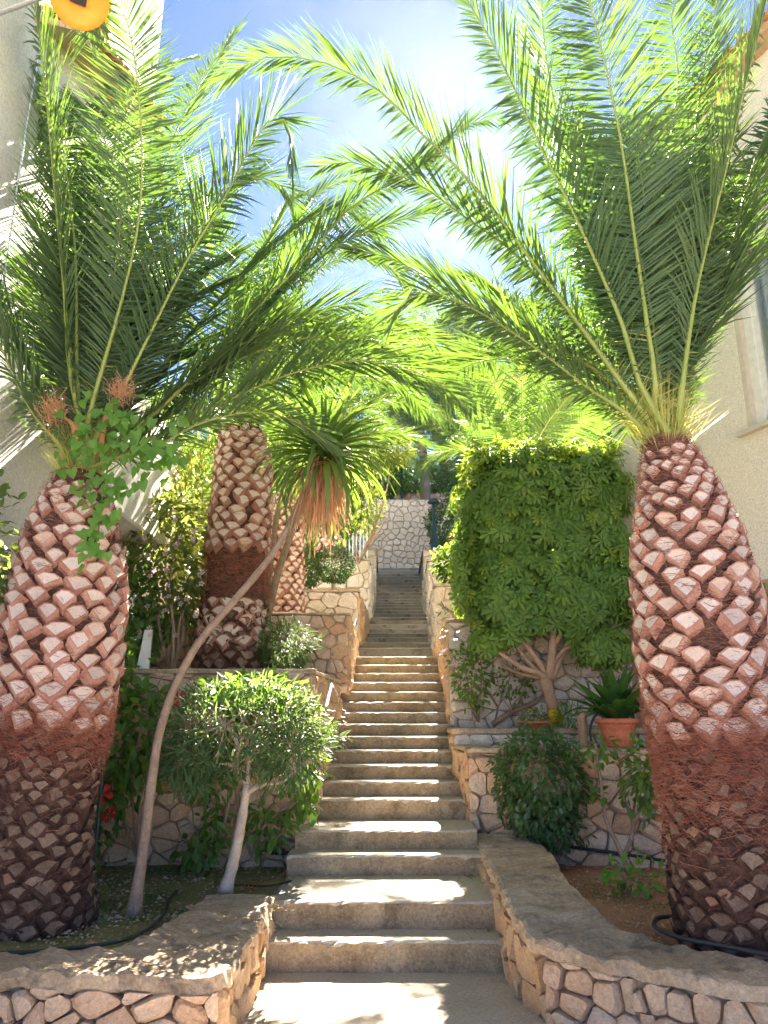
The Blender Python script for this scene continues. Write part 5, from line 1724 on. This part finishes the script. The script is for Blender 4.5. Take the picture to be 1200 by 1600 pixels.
crown(hd, 3200, cH, (1.02, .74, 1.12), 'whorl', (.07, .14), M['hedge'], 55, 290, lo=.82, amt=.16, p=4.2, f=2.4, name="leaf_whorl")
crown(hd, 1000, cH, (.90, .60, .98), 'whorl', (.10, .15), M['hedge'], 56, 0, lo=.6, amt=.05, p=4.6)
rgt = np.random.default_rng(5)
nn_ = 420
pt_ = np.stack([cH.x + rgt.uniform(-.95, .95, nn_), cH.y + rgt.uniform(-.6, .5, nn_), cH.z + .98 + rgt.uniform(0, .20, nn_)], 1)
leaf_cloud(hd, pt_, norm(rgt.normal(size=(nn_, 3)) * [1, 1, .3]), np.tile([0, -.3, 1.0], (nn_, 1)) + rgt.normal(0, .4, (nn_, 3)), rgt.uniform(.06, .12, nn_), 'whorl', M['hedge_yellow_lit'], 561, 0)  # sprigs along the top edge, coloured as if sunlit
crown(hd, 190, cH, (1.02, .74, 1.10), 'whorl', (.07, .12), M['hedge_yellow_lit'], 562, 0, lo=.95, amt=.11, p=4.6)  # same yellow leaf scattered over the sides to vary the tone
crown(hd, 240, P(945, 1012, 8.4), (.32, .35, .22), 'whorl', (.09, .13), M['hedge'], 57, 0, lo=.2)
crown(hd, 120, P(770, 1000, 8.4), (.28, .3, .14), 'whorl', (.09, .13), M['hedge'], 58, 0, lo=.2)
crown(hd, 90, P(718, 890, 8.5), (.12, .3, .5), 'whorl', (.08, .12), M['hedge'], 59, 0, lo=.2)

# round dark shrub
ps = thing("round_shrub", P(862, 1345, 7.0), "round dark small-leaved shrub on two short stems before the boulder wall", "shrub")
branches(ps, P(862, 1346, 7.0), [P(x, y, 6.95) for x, y in ((845, 1270), (875, 1260), (820, 1230), (900, 1240), (860, 1200))], .018, M['bark'], 25, r1=.008)
cS = P(848, 1222, 6.95)
twigs(ps, [P(845, 1270, 6.95), P(875, 1262, 6.95), P(860, 1202, 6.95)], cS, (.40, .38, .38), 60, .004, M['bark'], 6)
crown(ps, 3300, P(845, 1215, 6.95), (.40, .40, .41), 'oval', (.04, .07), M['pitto'], 66, 60, lo=.6, amt=.28, droop=.5)
crown(ps, 900, P(862, 1285, 6.95), (.28, .3, .22), 'oval', (.035, .06), M['pitto'], 67, 0, lo=.4, amt=.3, droop=.5)
# hibiscus at the right
h = thing("hibiscus_bush", P(985, 1370, 6.5), "lanky hibiscus with crooked stems climbing past the terracotta pot", "bush")
mb = MB()
for pts, r_ in [([P(985, 1372, 6.4), P(965, 1320, 6.5), P(946, 1280, 6.6), P(940, 1230, 6.6), P(930, 1160, 6.6)], .022), ([P(975, 1340, 6.5), P(990, 1290, 6.5), P(975, 1240, 6.5), P(1000, 1180, 6.5)], .02), ([P(990, 1290, 6.5), P(1010, 1240, 6.45), P(1020, 1180, 6.4)], .014)]:
    mb = MB(); mb.tube(smooth_pts(pts, 12), list(np.linspace(r_, r_ * .35, 12)), 7, rnd=random.Random(3), rough=.1); mb.build("branch", M['bark'], h, smooth=True)
crown(h, 230, P(1002, 1215, 6.45), (.16, .22, .34), 'oval', (.06, .105), M['hibiscus'], 68, 150, lo=.1, droop=.5)
crown(h, 46, P(938, 1170, 6.6), (.14, .15, .12), 'oval', (.06, .1), M['hibiscus'], 69, 46, lo=.1, droop=.5)
crown(h, 16, P(936, 1240, 6.6), (.10, .1, .06), 'oval', (.06, .09), M['hibiscus'], 70, 16, lo=.1, droop=.5)
h = thing("seedling", P(985, 1400, 5.9), "low blue-green seedling growing on the red soil next to the right palm", "plant")
branches(h, P(985, 1403, 5.9), [P(x, y, 5.85) for x, y in ((960, 1350), (985, 1345), (1015, 1355), (1030, 1380), (965, 1380))], .006, M['bark'], 26)
crown(h, 70, P(990, 1368, 5.85), (.22, .18, .13), 'oval', (.06, .10), M['climber'], 71, 70, lo=.3, droop=.1)
# terracotta pot
pt = thing("flower_pot", P(967, 1165, 7.42), "large terracotta pot on the boulder wall", "pot")
pc = P(967, 1165, 7.42); pc.z = 1.312
S = .96
prof = [(.001, .0), (.135, 0), (.14, .01), (.155, .09), (.162, .10), (.16, .115), (.175, .19), (.183, .196), (.183, .212), (.188, .218), (.205, .222), (.215, .232), (.215, .262), (.208, .272), (.19, .272), (.185, .25), (.001, .25)]
mb = MB(); mb.lathe(pc, [(r * S, z_ * S) for r, z_ in prof], 40); mb.build("pot", M['terracotta'], pt, smooth=True)
mb = MB(); mb.lathe(pc, [(.184 * S, .252 * S), (.10, .262), (.001, .266)], 24); mb.build("soil", M['soil_red'], pt)
ap = thing("potted_plant", pc + Vector((0, 0, .25)), "dark broad upright leaves growing in the large terracotta pot", "plant")
SWA = [mesh_py("blade_leaf", *sword(w=.20, bend=bd), [M['aspid']], None, True) for bd in (.15, .4, .7)]
rd = random.Random(15)
for i in range(64):
    f = i / 63; el = R(88 - 62 * f + rd.uniform(-8, 8)); az = i * 2.39996
    y = Vector((math.cos(az) * math.cos(el), math.sin(az) * math.cos(el), math.sin(el)))
    hint = Vector((-math.cos(az) * math.sin(el), -math.sin(az) * math.sin(el), math.cos(el)))
    x = y.cross(hint).normalized(); zz = x.cross(y)
    inst("leaf", rd.choice(SWA), ap, pc + Vector((math.cos(az) * .10 * f, math.sin(az) * .10 * f, .25)), Matrix((x, y, zz)).transposed().to_quaternion(), rd.uniform(.40, .62))
mb = MB(); mb.tube(smooth_pts([P(925, 1165, 7.5), P(922, 1140, 7.5), P(930, 1118, 7.5), P(945, 1110, 7.5)], 10), .012, 7); 
ho = mb.build("garden_hose", M['hose'], None, smooth=True, label="short black hose loop standing left of the large terracotta pot", cat="hose")
h = thing("tree_stump", P(912, 1160, 7.6), "thin orange-brown bark stub left of the terracotta pot", "stump")
mb = MB(); mb.tube([P(913, 1166, 7.6), P(911, 1145, 7.6), P(908, 1122, 7.6), P(914, 1112, 7.6)], [.045, .04, .05, .02], 9, rnd=random.Random(3), rough=.15); mb.build("trunk", M['bark_orange'], h)
# small bowl with plant
c = P(838, 1137, 8.2); c.z = 1.475
pt = thing("flower_pot", c, "shallow terracotta bowl on the stone ledge beside the yellow tape", "pot")
mb = MB(); mb.lathe(c, [(.001, 0), (.14, 0), (.19, .05), (.20, .05), (.20, .065), (.18, .065), (.001, .05)], 28); mb.build("pot", M['terracotta'], pt, smooth=True)
ap = thing("potted_plant", c + Vector((0, 0, .05)), "small light green plant in the shallow terracotta bowl", "plant")
crown(ap, 260, c + Vector((-.02, 0, .12)), (.17, .15, .09), 'small', (.03, .055), M['croton'], 73, 40, lo=.2)
# shrubs on the ledge
h = thing("flowering_plant", P(735, 1130, 8.8), "lilac-flowered shrub overhanging the steps from the right ledge", "shrub")
branches(h, P(748, 1128, 8.75), [P(x, y, 8.6) for x, y in ((700, 1000), (720, 1040), (745, 1010), (760, 1060), (735, 1090), (705, 1060))], .012, M['bark'], 27)
crown(h, 420, P(735, 1050, 8.6), (.24, .25, .42), 'oval', (.05, .085), M['hibiscus'], 74, 80, lo=.15, amt=.3)
for i in range(34):
    r_ = random.Random(i + 500); flower(h, P(r_.uniform(688, 735), r_.uniform(985, 1070), 8.4), .026, FLP, i, (-.5, -.5, 1))
h = thing("shrub", P(820, 1120, 8.7), "sparse shrub with a long slanting stem below the clipped tree", "shrub")
mb = MB(); mb.tube(smooth_pts([P(770, 1132, 8.85), P(800, 1112, 8.85), P(835, 1098, 8.85), P(862, 1072, 8.85)], 10), list(np.linspace(.035, .02, 10)), 8); mb.build("stem", M['bark'], h, smooth=True)
branches(h, P(800, 1112, 8.8), [P(x, y, 8.75) for x, y in ((775, 1050), (800, 1040), (820, 1070), (835, 1045), (790, 1075))], .009, M['bark'], 28)
crown(h, 150, P(805, 1065, 8.75), (.26, .2, .22), 'oval', (.045, .075), M['hibiscus'], 75, 60, lo=.3)
h = thing("fern", P(885, 1130, 8.3), "small feathery green plant right of the yellow tape", "plant")
crown(h, 300, P(888, 1118, 8.25), (.16, .15, .12), 'narrow', (.05, .09), M['climber'], 76, 30, lo=.1)
h = thing("shrub", P(702, 905, 13), "bright green bushy plant at the stair wall, left of the clipped tree", "shrub")
branches(h, P(705, 915, 13), [P(700, 880, 13), P(715, 875, 13)], .015, M['bark'], 29)
crown(h, 750, P(706, 880, 13), (.32, .3, .36), 'oval', (.07, .12), M['farbush'], 77, 0, lo=.2, amt=.3)
crown(h, 300, P(705, 965, 12.6), (.22, .25, .28), 'narrow', (.10, .16), M['farbush'], 78, 0, lo=.2)
h = thing("shrub", P(695, 860, 22), "dark bush with a red flower right of the black lamp post", "shrub")
branches(h, P(695, 872, 22), [P(690, 830, 22), P(700, 830, 22)], .03, M['bark'], 30)
crown(h, 2200, P(692, 820, 22), (.52, .5, .78), 'small', (.08, .14), M['pitto'], 79, 0, lo=.5, amt=.2)
flower(h, P(707, 838, 21.2), .12, FLR, 79)
h = thing("shrub", Vector((3.42, 6.95, 1.27)), "light green bush at the foot of the cream wall, right of the palm", "shrub")
branches(h, Vector((3.42, 6.95, 1.25)), [P(1190, 950, 6.9), P(1210, 960, 6.9), P(1200, 1010, 6.9)], .014, M['bark'], 31)
crown(h, 420, P(1203, 990, 6.9), (.24, .3, .45), 'oval', (.06, .1), M['hibiscus'], 80, 80, lo=.2)
crown(h, 300, Vector((3.42, 6.9, 1.75)), (.26, .28, .45), 'oval', (.06, .1), M['hibiscus'], 81, 0, lo=.2)

# ================================================================== BACKGROUND TREES
def pine(label, px, D, ytop, r, seed, trunk_r=.22, n=2300, crown_low=.35, gz=None, lobes=13, group="pines on the hill"):
    x = (px - 600) / FOC * D * 1.12
    g0 = ground_z(x, D) if gz is None else gz
    top = P(px, ytop, D).z
    t = thing("pine_tree", (x, D, g0 - .2), label, "tree", group)
    H = top - g0
    lean = random.Random(seed).uniform(-.4, .4)
    mb = MB(); mb.tube(smooth_pts([(x, D, g0 - .3), (x + lean * .3, D, g0 + H * .4), (x + lean, D, g0 + H * .85)], 14), list(np.linspace(trunk_r, trunk_r * .3, 14)), 10, rnd=random.Random(1), rough=.06)
    mb.build("trunk", M['bark_dark'], t, smooth=True)
    rd = random.Random(seed)
    tips, per = [], n // lobes
    P_, Y_, Hn, Sz = [], [], [], []
    rg = np.random.default_rng(seed)
    for k in range(lobes):
        f = crown_low + (1 - crown_low) * (k + .5) / lobes
        a = k * 2.4 + rd.uniform(-.5, .5)
        rr = r * (1.05 - .75 * (f - crown_low) / (1 - crown_low)) * rd.uniform(.55, 1)
        cpt = np.array([x + lean * f + math.cos(a) * rr * .75, D + math.sin(a) * rr * .75, g0 + H * f - r * .1])
        tips.append(Vector(cpt))
        lr = r * rd.uniform(.34, .52)
        d = norm(rg.normal(size=(per, 3)))
        rad = rg.uniform(.45, 1, per) ** .6
        P_.append(cpt + d * rad[:, None] * np.array([lr, lr, lr * .62]))
        Y_.append(d + rg.normal(0, .3, (per, 3)) + [0, 0, .5]); Hn.append(rg.normal(size=(per, 3)))
        Sz.append(rg.uniform(.22, .42, per) * (D / 34) ** .5)
    br_ = MB()
    for tp in tips:
        s = Vector((x + lean * .6, D, max(g0 + H * .3, tp.z - abs(tp.x - x) * .4 - r * .3)))
        br_.tube([s, s.lerp(tp, .5) + Vector((0, 0, -.1)), tp], [trunk_r * .35, trunk_r * .2, .03], 5, cap=False)
    br_.build("branches", M['bark_dark'], t, smooth=True, kind="stuff")
    leaf_cloud(t, np.vstack(P_), np.vstack(Y_), np.vstack(Hn), np.concatenate(Sz), 'tuft', M['pine'], seed, 0, rest_name="crown")
pine("tall pine whose bare trunk stands just above the tall closing wall", 662, 27, 560, 2.3, 201, .24, 2600, .5, 8.4)
pine("tallest pine, crown showing against the sky near the middle", 690, 36, 462, 3.2, 202, .3, 3600, .25)
pine("pine just right of the tallest one, rounded top", 765, 38, 492, 3.2, 203, .3, 3400, .2)
pine("dark pine behind the fan-shaped palm", 850, 34, 520, 3.4, 204, .3, 3600, .15)
pine("dark pine next to the corner of the cream building", 925, 33, 500, 3.2, 205, .3, 3600, .1)
pine("low pine beside the far grey house", 735, 30, 600, 2.2, 211, .2, 2200, .15)
pine("pine behind the distant palms, left of the open sky", 520, 37, 540, 3.2, 206, .3, 3000, .2)
pine("pine seen between the fronds above the yucca", 590, 40, 548, 2.6, 207, .3, 2600, .2)
pine("pine behind the crown of the middle palm", 440, 35, 560, 3.2, 208, .3, 2600, .15)
pine("pine at the far left behind the white building corner", 350, 33, 575, 3.0, 209, .3, 2400, .1)
pine("pine behind the yellow-green shrub", 270, 34, 600, 3.0, 210, .3, 2200, .1)

def bush(label, px, py, D, r, seed, mat='farbush', n=1800, kind='oval', size=(.12, .22), name="shrub", base=None):
    c = P(px, py, D)
    t = thing(name, (c.x, D, c.z - r[2]), label, "shrub")
    branches(t, Vector((c.x, D, c.z - r[2] * 1.1)), [c + Vector((-.3 * r[0], 0, .2 * r[2])), c + Vector((.3 * r[0], 0, .3 * r[2])), c], .05, M['bark_dark'], seed)
    crown(t, n, c, r, kind, size, M[mat], seed, 0, lo=.35, amt=.3)
bush("wide leafy bush at the foot of the hill left of the pine trunk", 590, 745, 26.5, (1.5, .9, 1.0), 301)
bush("tall dark bush beyond the left terraces, behind the middle palm", 400, 780, 18, (1.8, 1.0, 1.9), 302, 'farbush', 3000, size=(.1, .18))
bush("leafy bush right of the shorter palm, below the yellow-leaved shrub", 500, 800, 18.5, (1.2, 1.0, 1.3), 303, 'farbush', 2200, size=(.1, .18))
bush("bush between the fan-shaped palm and the far house", 800, 720, 18, (1.2, 1.0, 1.6), 304, 'pitto', 2400, size=(.1, .18))
bush("pale green bush left of the cream building corner", 958, 715, 14, (.42, .7, .85), 305, 'oleander', 1900, 'small', (.08, .14))
bush("dark bush behind the top of the clipped tree on the right", 900, 700, 17, (1.3, 1.0, 1.7), 306, 'pitto', 2600, size=(.1, .18))
bush("bush far left beyond the end of the white building", 262, 790, 15, (1.3, 1.0, 1.8), 307, 'farbush', 2600, size=(.1, .18))
bush("green hedge bush in front of the far grey house", 650, 752, 29.5, (2.4, .7, .55), 308, 'pitto', 2200)
bush("dark bush right of the far grey house", 760, 760, 24, (1.5, .8, 1.3), 309, 'pitto', 2200)

# ================================================================== SMALL THINGS
# lamp post
lp = thing("lamp_post", P(679, 878, 19.8), "black lamp post with flat dome standing beside the top of the stair", "lamp")
b = P(679, 880, 19.8)
mb = MB(); mb.lathe(b, [(.001, 0), (.11, 0), (.11, .22), (.085, .25), (.085, .95), (.045, 1.0), (.04, 1.7), (.001, 1.7)], 14); mb.build("post", M['darkgreen'], lp, smooth=True)
mb = MB(); mb.lathe(b + Vector((0, 0, 1.68)), [(.001, -.02), (.16, 0), (.17, .03), (.12, .10), (.04, .13), (.001, .14)], 18); mb.build("lamp_shade", M['darkgreen'], lp, smooth=True)
lp = thing("lamp_post", P(628, 775, 26.5), "thin dark lamp post left of the pine trunk above the tall wall", "lamp")
b = P(628, 778, 26.5)
mb = MB(); mb.lathe(b, [(.06, 0), (.05, .1), (.045, 1.3), (.001, 1.3)], 10); mb.build("post", M['darkgreen'], lp, smooth=True)
mb = MB(); mb.lathe(b + Vector((0, 0, 1.28)), [(.001, 0), (.14, 0), (.10, .10), (.001, .12)], 12); mb.build("lamp_shade", M['darkgreen'], lp, smooth=True)
# railing
rl = thing("railing", P(545, 880, 16.5), "pale blue metal railing on the pier left of the upper steps", "railing")
for k in range(9):
    a, b = P(529 + k * 5.6, 832, 16.5), P(529 + k * 5.6, 882, 16.5)
    mb = MB(); mb.tube([b, a], .016, 6); mb.build("baluster", M['bluewhite'], rl, smooth=True)
mb = MB(); mb.tube([P(526, 831, 16.5), P(578, 829, 16.5)], .024, 8); mb.build("handrail", M['bluewhite'], rl, smooth=True)
# short handrails on the left wall
def rail(label, a, b, r, posts):
    t = thing("handrail", b, label, "handrail")
    mb = MB(); mb.tube(smooth_pts([a, (Vector(a) + Vector(b)) / 2, b], 6), r, 10); mb.build("bar", M['steel'], t, smooth=True)
    for p, q in posts:
        mb = MB(); mb.tube([p, q], r * .45, 8); mb.build("bracket", M['steel'], t, smooth=True)
rail("short steel handrail on the sunlit stone edge beside the middle steps", P(518, 1070, 7.55), P(508, 1112, 6.95), .018, [(P(518, 1070, 7.55), P(529, 1086, 7.55)), (P(509, 1108, 6.98), P(505, 1114, 7.0))])
rail("thin steel handrail higher up at the end of the tan wall", P(556, 968, 12.1), P(549, 995, 9.9), .02, [(P(556, 968, 12.1), P(558, 976, 12.2)), (P(549, 995, 9.9), P(546, 1000, 9.95))])
for i, (x, y, d, l) in enumerate([(567, 957, 14.6, "small grey wall lamp on the pier beside the upper steps, lower one"), (580, 925, 17.6, "small grey wall lamp on the pier beside the upper steps, upper one")]):
    t = thing("wall_lamp", P(x, y, d), l, "lamp")
    mb = MB(); mb.lathe(P(x, y, d), [(.001, 0), (.05, 0), (.06, .08), (.05, .2), (.001, .22)], 12); mb.build("lamp_shade", M['bluewhite'], t, smooth=True)
    mb = MB(); mb.tube([P(x, y, d) + Vector((0, 0, .1)), P(x, y, d) + Vector((-.1, 0, .1))], .015, 6); mb.build("bracket", M['steel'], t)
# pale boards in the left beds
t = thing("board", P(224, 1045, 8.0), "upright white board leaning in the glossy bush above the pink stone wall", "board")
mb = MB(); a, b = P(213, 1046, 7.9), P(232, 1046, 7.9); c, d = P(226, 984, 8.0), P(238, 984, 8.0); o = Vector((0, .03, 0)); mb.hexa([a, b, b + o, a + o], [c, d, d + o, c + o]); mb.build("panel", M['white_board'], t)
t = thing("wall_light", P(172, 1050, 6.6), "white plastic fitting just right of the thick palm trunk", "light fitting")
mb = MB(); a, b = P(170, 1076, 5.75), P(176, 1076, 5.75); c, d = P(169, 1044, 5.75), P(179, 1048, 5.75); o = Vector((0, .05, 0)); mb.hexa([a, b, b + o, a + o], [c, d, d + o, c + o]); mb.build("cover", M['white_board'], t)
mb = MB(); a = P(172, 1076, 5.78); mb.tube([a, Vector((a.x, a.y, .33))], .012, 6); mb.build("pole", M['darkgreen'], t)
# hoses
def hose(label, pts, r, mat=None, n=60):
    mb = MB(); mb.tube(smooth_pts(pts, n), r, 8)
    mb.build("garden_hose", mat or M['hose'], None, smooth=True, label=label, cat="hose")
zz = .395
hose("dark garden hose winding over the mossy bed in front of the left palm", [Z(-60, 1490, .36), Z(20, 1489, .375), Z(100, 1483, .37), Z(180, 1472, .37), Z(225, 1455, .37), Z(255, 1430, .37), Z(265, 1405, .37), Z(275, 1392, .36)], .011)
hose("grey garden hose curling round the foot of the right palm", [Z(1300, 1512, .43), Z(1200, 1492, .43), Z(1130, 1478, .425), Z(1070, 1467, .42), Z(1032, 1454, .42), Z(1022, 1443, .42), Z(1030, 1434, .42), Z(1052, 1432, .42)], .013)
hose("black irrigation pipe along the foot of the pink stone wall, left bed", [P(400, 1326, 7.0), P(430, 1331, 7.0), P(470, 1333, 7.0), P(500, 1336, 7.0)], .014, M['black'], 14)
t = thing("pipe_connector", P(430, 1331, 7.0), "black coupling on the irrigation pipe left of the steps", "connector")
for x in (424, 433, 441):
    mb = MB(); mb.lathe(P(x, 1331, 6.99), [(.001, -.02), (.026, -.02), (.026, .02), (.001, .02)], 12, 0, Vector((1, 0, 0))); mb.build("collar", M['black'], t)
hose("black irrigation pipe in front of the boulder wall, right bed", [P(832, 1312, 7.3), P(870, 1320, 7.1), P(910, 1326, 6.9), P(950, 1331, 6.8), P(1040, 1345, 6.6)], .013, M['black'], 20)
hose("mid-bed drip line across the moss behind the oleander trunk", [Z(360, 1382, .36), Z(420, 1384, .37), Z(455, 1376, .37)], .007, M['black'], 14)
# pink string between the fronds
mb = MB(); mb.tube([P(740, 546, 9.5), P(800, 545, 9.0)], .006, 5); mb.tube([P(762, 601, 9.6), P(818, 583, 9.0)], .007, 5)
mb.build("string", M['pink'], None, label="pink string stretched between fronds in front of the fan-shaped palm", cat="string")
# fallen petals and leaves
rd = random.Random(77)
def petals(label, spots, z_, mat, size):
    V, F = [], []
    for (x, y, n) in spots:
        for i in range(n):
            p = Z(x + rd.gauss(0, 9), y + rd.gauss(0, 2.2), z_)
            a = rd.uniform(0, 6.28); s = rd.uniform(*size)
            k = len(V)
            u = Vector((math.cos(a), math.sin(a), rd.uniform(-.2, .4))) * s; v = Vector((-math.sin(a), math.cos(a), rd.uniform(-.2, .4))) * s * .6
            p = p + Vector((0, 0, .006))
            V += [p - u, p - v * .8 + Vector((0, 0, .3 * s)), p + u, p + v + Vector((0, 0, .5 * s))]
            F += [(k, k + 1, k + 2), (k, k + 2, k + 3)]
    mb = MB(); mb.add(V, F)
    mb.build("fallen_leaves", mat, None, label=label, kind="stuff", cat="leaves")
zt2 = STEPS[1][1]
petals("crumpled pale petals lying on the stair landing", [(562, 1364, 10), (585, 1363, 6)], zt2, M['litter'], (.008, .018))
petals("red petals lying on the stair landing and the moss", [(568, 1365, 3), (583, 1366, 2), (392, 1387, 4), (452, 1366, 4)], zt2 + .01, M['petal_red'], (.010, .022))
sp = [(rd.uniform(150, 460), rd.uniform(1362, 1470), 3) for _ in range(170)]
petals("brown and yellow leaf litter scattered on the left bed", sp, .365, M['litter'], (.004, .012))
sp = [(rd.uniform(900, 1060), rd.uniform(1345, 1450), 3) for _ in range(90)]
petals("brown leaf litter scattered on the right bed", sp, .425, M['litter'], (.004, .012))
sp = [(rd.uniform(380, 780), rd.uniform(1525, 1600), 1) for _ in range(14)] + [(rd.uniform(240, 420), rd.uniform(1420, 1500), 1) for _ in range(0)]
petals("tiny dry bits lying on the path", sp, .002, M['litter'], (.003, .008))


# pebbles, clods and low weeds on the beds
def pebbles(label, quad, z_, n, size, mat, seed):
    rd = random.Random(seed)
    V, F = [], []
    for i in range(n):
        u, v = rd.random(), rd.random()
        x = (quad[0][0] * (1 - u) + quad[1][0] * u) * (1 - v) + (quad[3][0] * (1 - u) + quad[2][0] * u) * v
        y = (quad[0][1] * (1 - u) + quad[1][1] * u) * (1 - v) + (quad[3][1] * (1 - u) + quad[2][1] * u) * v
        s = rd.uniform(*size) * (2.2 if rd.random() < .05 else 1)
        k = len(V)
        for dx, dy, dz in ((1, 0, 0), (0, 1, 0), (-1, 0, 0), (0, -1, 0), (0, 0, .7)):
            V.append((x + (dx + rd.uniform(-.3, .3)) * s, y + (dy + rd.uniform(-.3, .3)) * s, z_ + (dz + rd.uniform(-.2, .1)) * s))
        for a in range(4): F.append((k + a, k + (a + 1) % 4, k + 4))
    part_np("pebbles", V, F, mat, None, kind="stuff", label=label, cat="pebbles")
pebbles("small clods and chips on the left bed", [(-2.6, 4.55), (-1.3, 4.8), (-.72, 7.0), (-2.6, 7.0)], .345, 1500, (.004, .014), M['pebble'], 1)
pebbles("small clods and chips on the right bed", [(1.2, 4.6), (3.0, 3.9), (3.0, 6.6), (1.0, 7.2)], .362, 1300, (.004, .014), M['pebble'], 2)
rg = np.random.default_rng(9)
def weeds(label, quad, z_, n, size, mat, seed):
    rg = np.random.default_rng(seed)
    u, v = rg.uniform(size=n), rg.uniform(size=n)
    q = np.array(quad)
    p = (q[0] * (1 - u)[:, None] + q[1] * u[:, None]) * (1 - v)[:, None] + (q[3] * (1 - u)[:, None] + q[2] * u[:, None]) * v[:, None]
    keep = np.array([mnoise.noise(Vector((a * 2.2, b * 2.2, seed))) for a, b in p]) > -.05
    p = p[keep]
    m = len(p)
    pos = np.column_stack([p, np.full(m, z_)])
    o = thing("ground_cover", (float(p[:, 0].mean()), float(p[:, 1].mean()), z_), label, "ground cover", kind="stuff")
    leaf_cloud(o, pos, np.column_stack([rg.normal(size=(m, 2)), rg.uniform(.3, 1.4, m)]), np.tile([0, 0, 1.0], (m, 1)) + rg.normal(0, .3, (m, 3)), rg.uniform(*size, m), 'small', mat, seed, 0)
weeds("low moss and clover patches on the left bed", [(-2.7, 4.6), (-1.35, 4.9), (-.75, 7.0), (-2.6, 7.0)], .34, 9000, (.008, .022), M['farbush'], 3)
weeds("low moss patch on the right bed", [(1.05, 5.6), (2.0, 5.4), (2.2, 6.5), (1.0, 7.0)], .357, 2500, (.008, .02), M['farbush'], 4)

rd = random.Random(5)
for k, (name_) in enumerate(["dry leaves lying in the corners of the lower steps"]):
    V, F = [], []
    for i in range(150):
        j = rd.choice([0, 1, 1, 1, 2, 3, 3, 4, 5, 6, 7, 8, 10, 12, 14])
        Df, zt_s, xl, xr = STEPS[j]
        Dn = STEPS[j + 1][0]
        x = rd.choice([xl + abs(rd.gauss(0, .10)), xr - abs(rd.gauss(0, .10)), rd.uniform(xl, xr)])
        y = Dn - abs(rd.gauss(0, .07)) - .03
        if y < Df + .02: y = Df + .03
        a = rd.uniform(0, 6.28); s = rd.uniform(.006, .022)
        u = Vector((math.cos(a), math.sin(a), rd.uniform(-.2, .5))) * s; v = Vector((-math.sin(a), math.cos(a), rd.uniform(-.2, .5))) * s * .5
        p = Vector((x, y, zt_s + .008)); q = len(V)
        V += [p - u, p - v * .8 + Vector((0, 0, .3 * s)), p + u, p + v + Vector((0, 0, .5 * s))]
        F += [(q, q + 1, q + 2), (q, q + 2, q + 3)]
    mb = MB(); mb.add(V, F); mb.build("fallen_leaves", M['litter'], None, label=name_, kind="stuff", cat="leaves")

# thin scattering air added for a glow around the sun
mb = MB(); mb.box(-80, -20, -1.3, 80, 74, 27.5)
mb.build("haze", M['haze'], None, kind="stuff", label="thin bright haze filling the air of the garden")
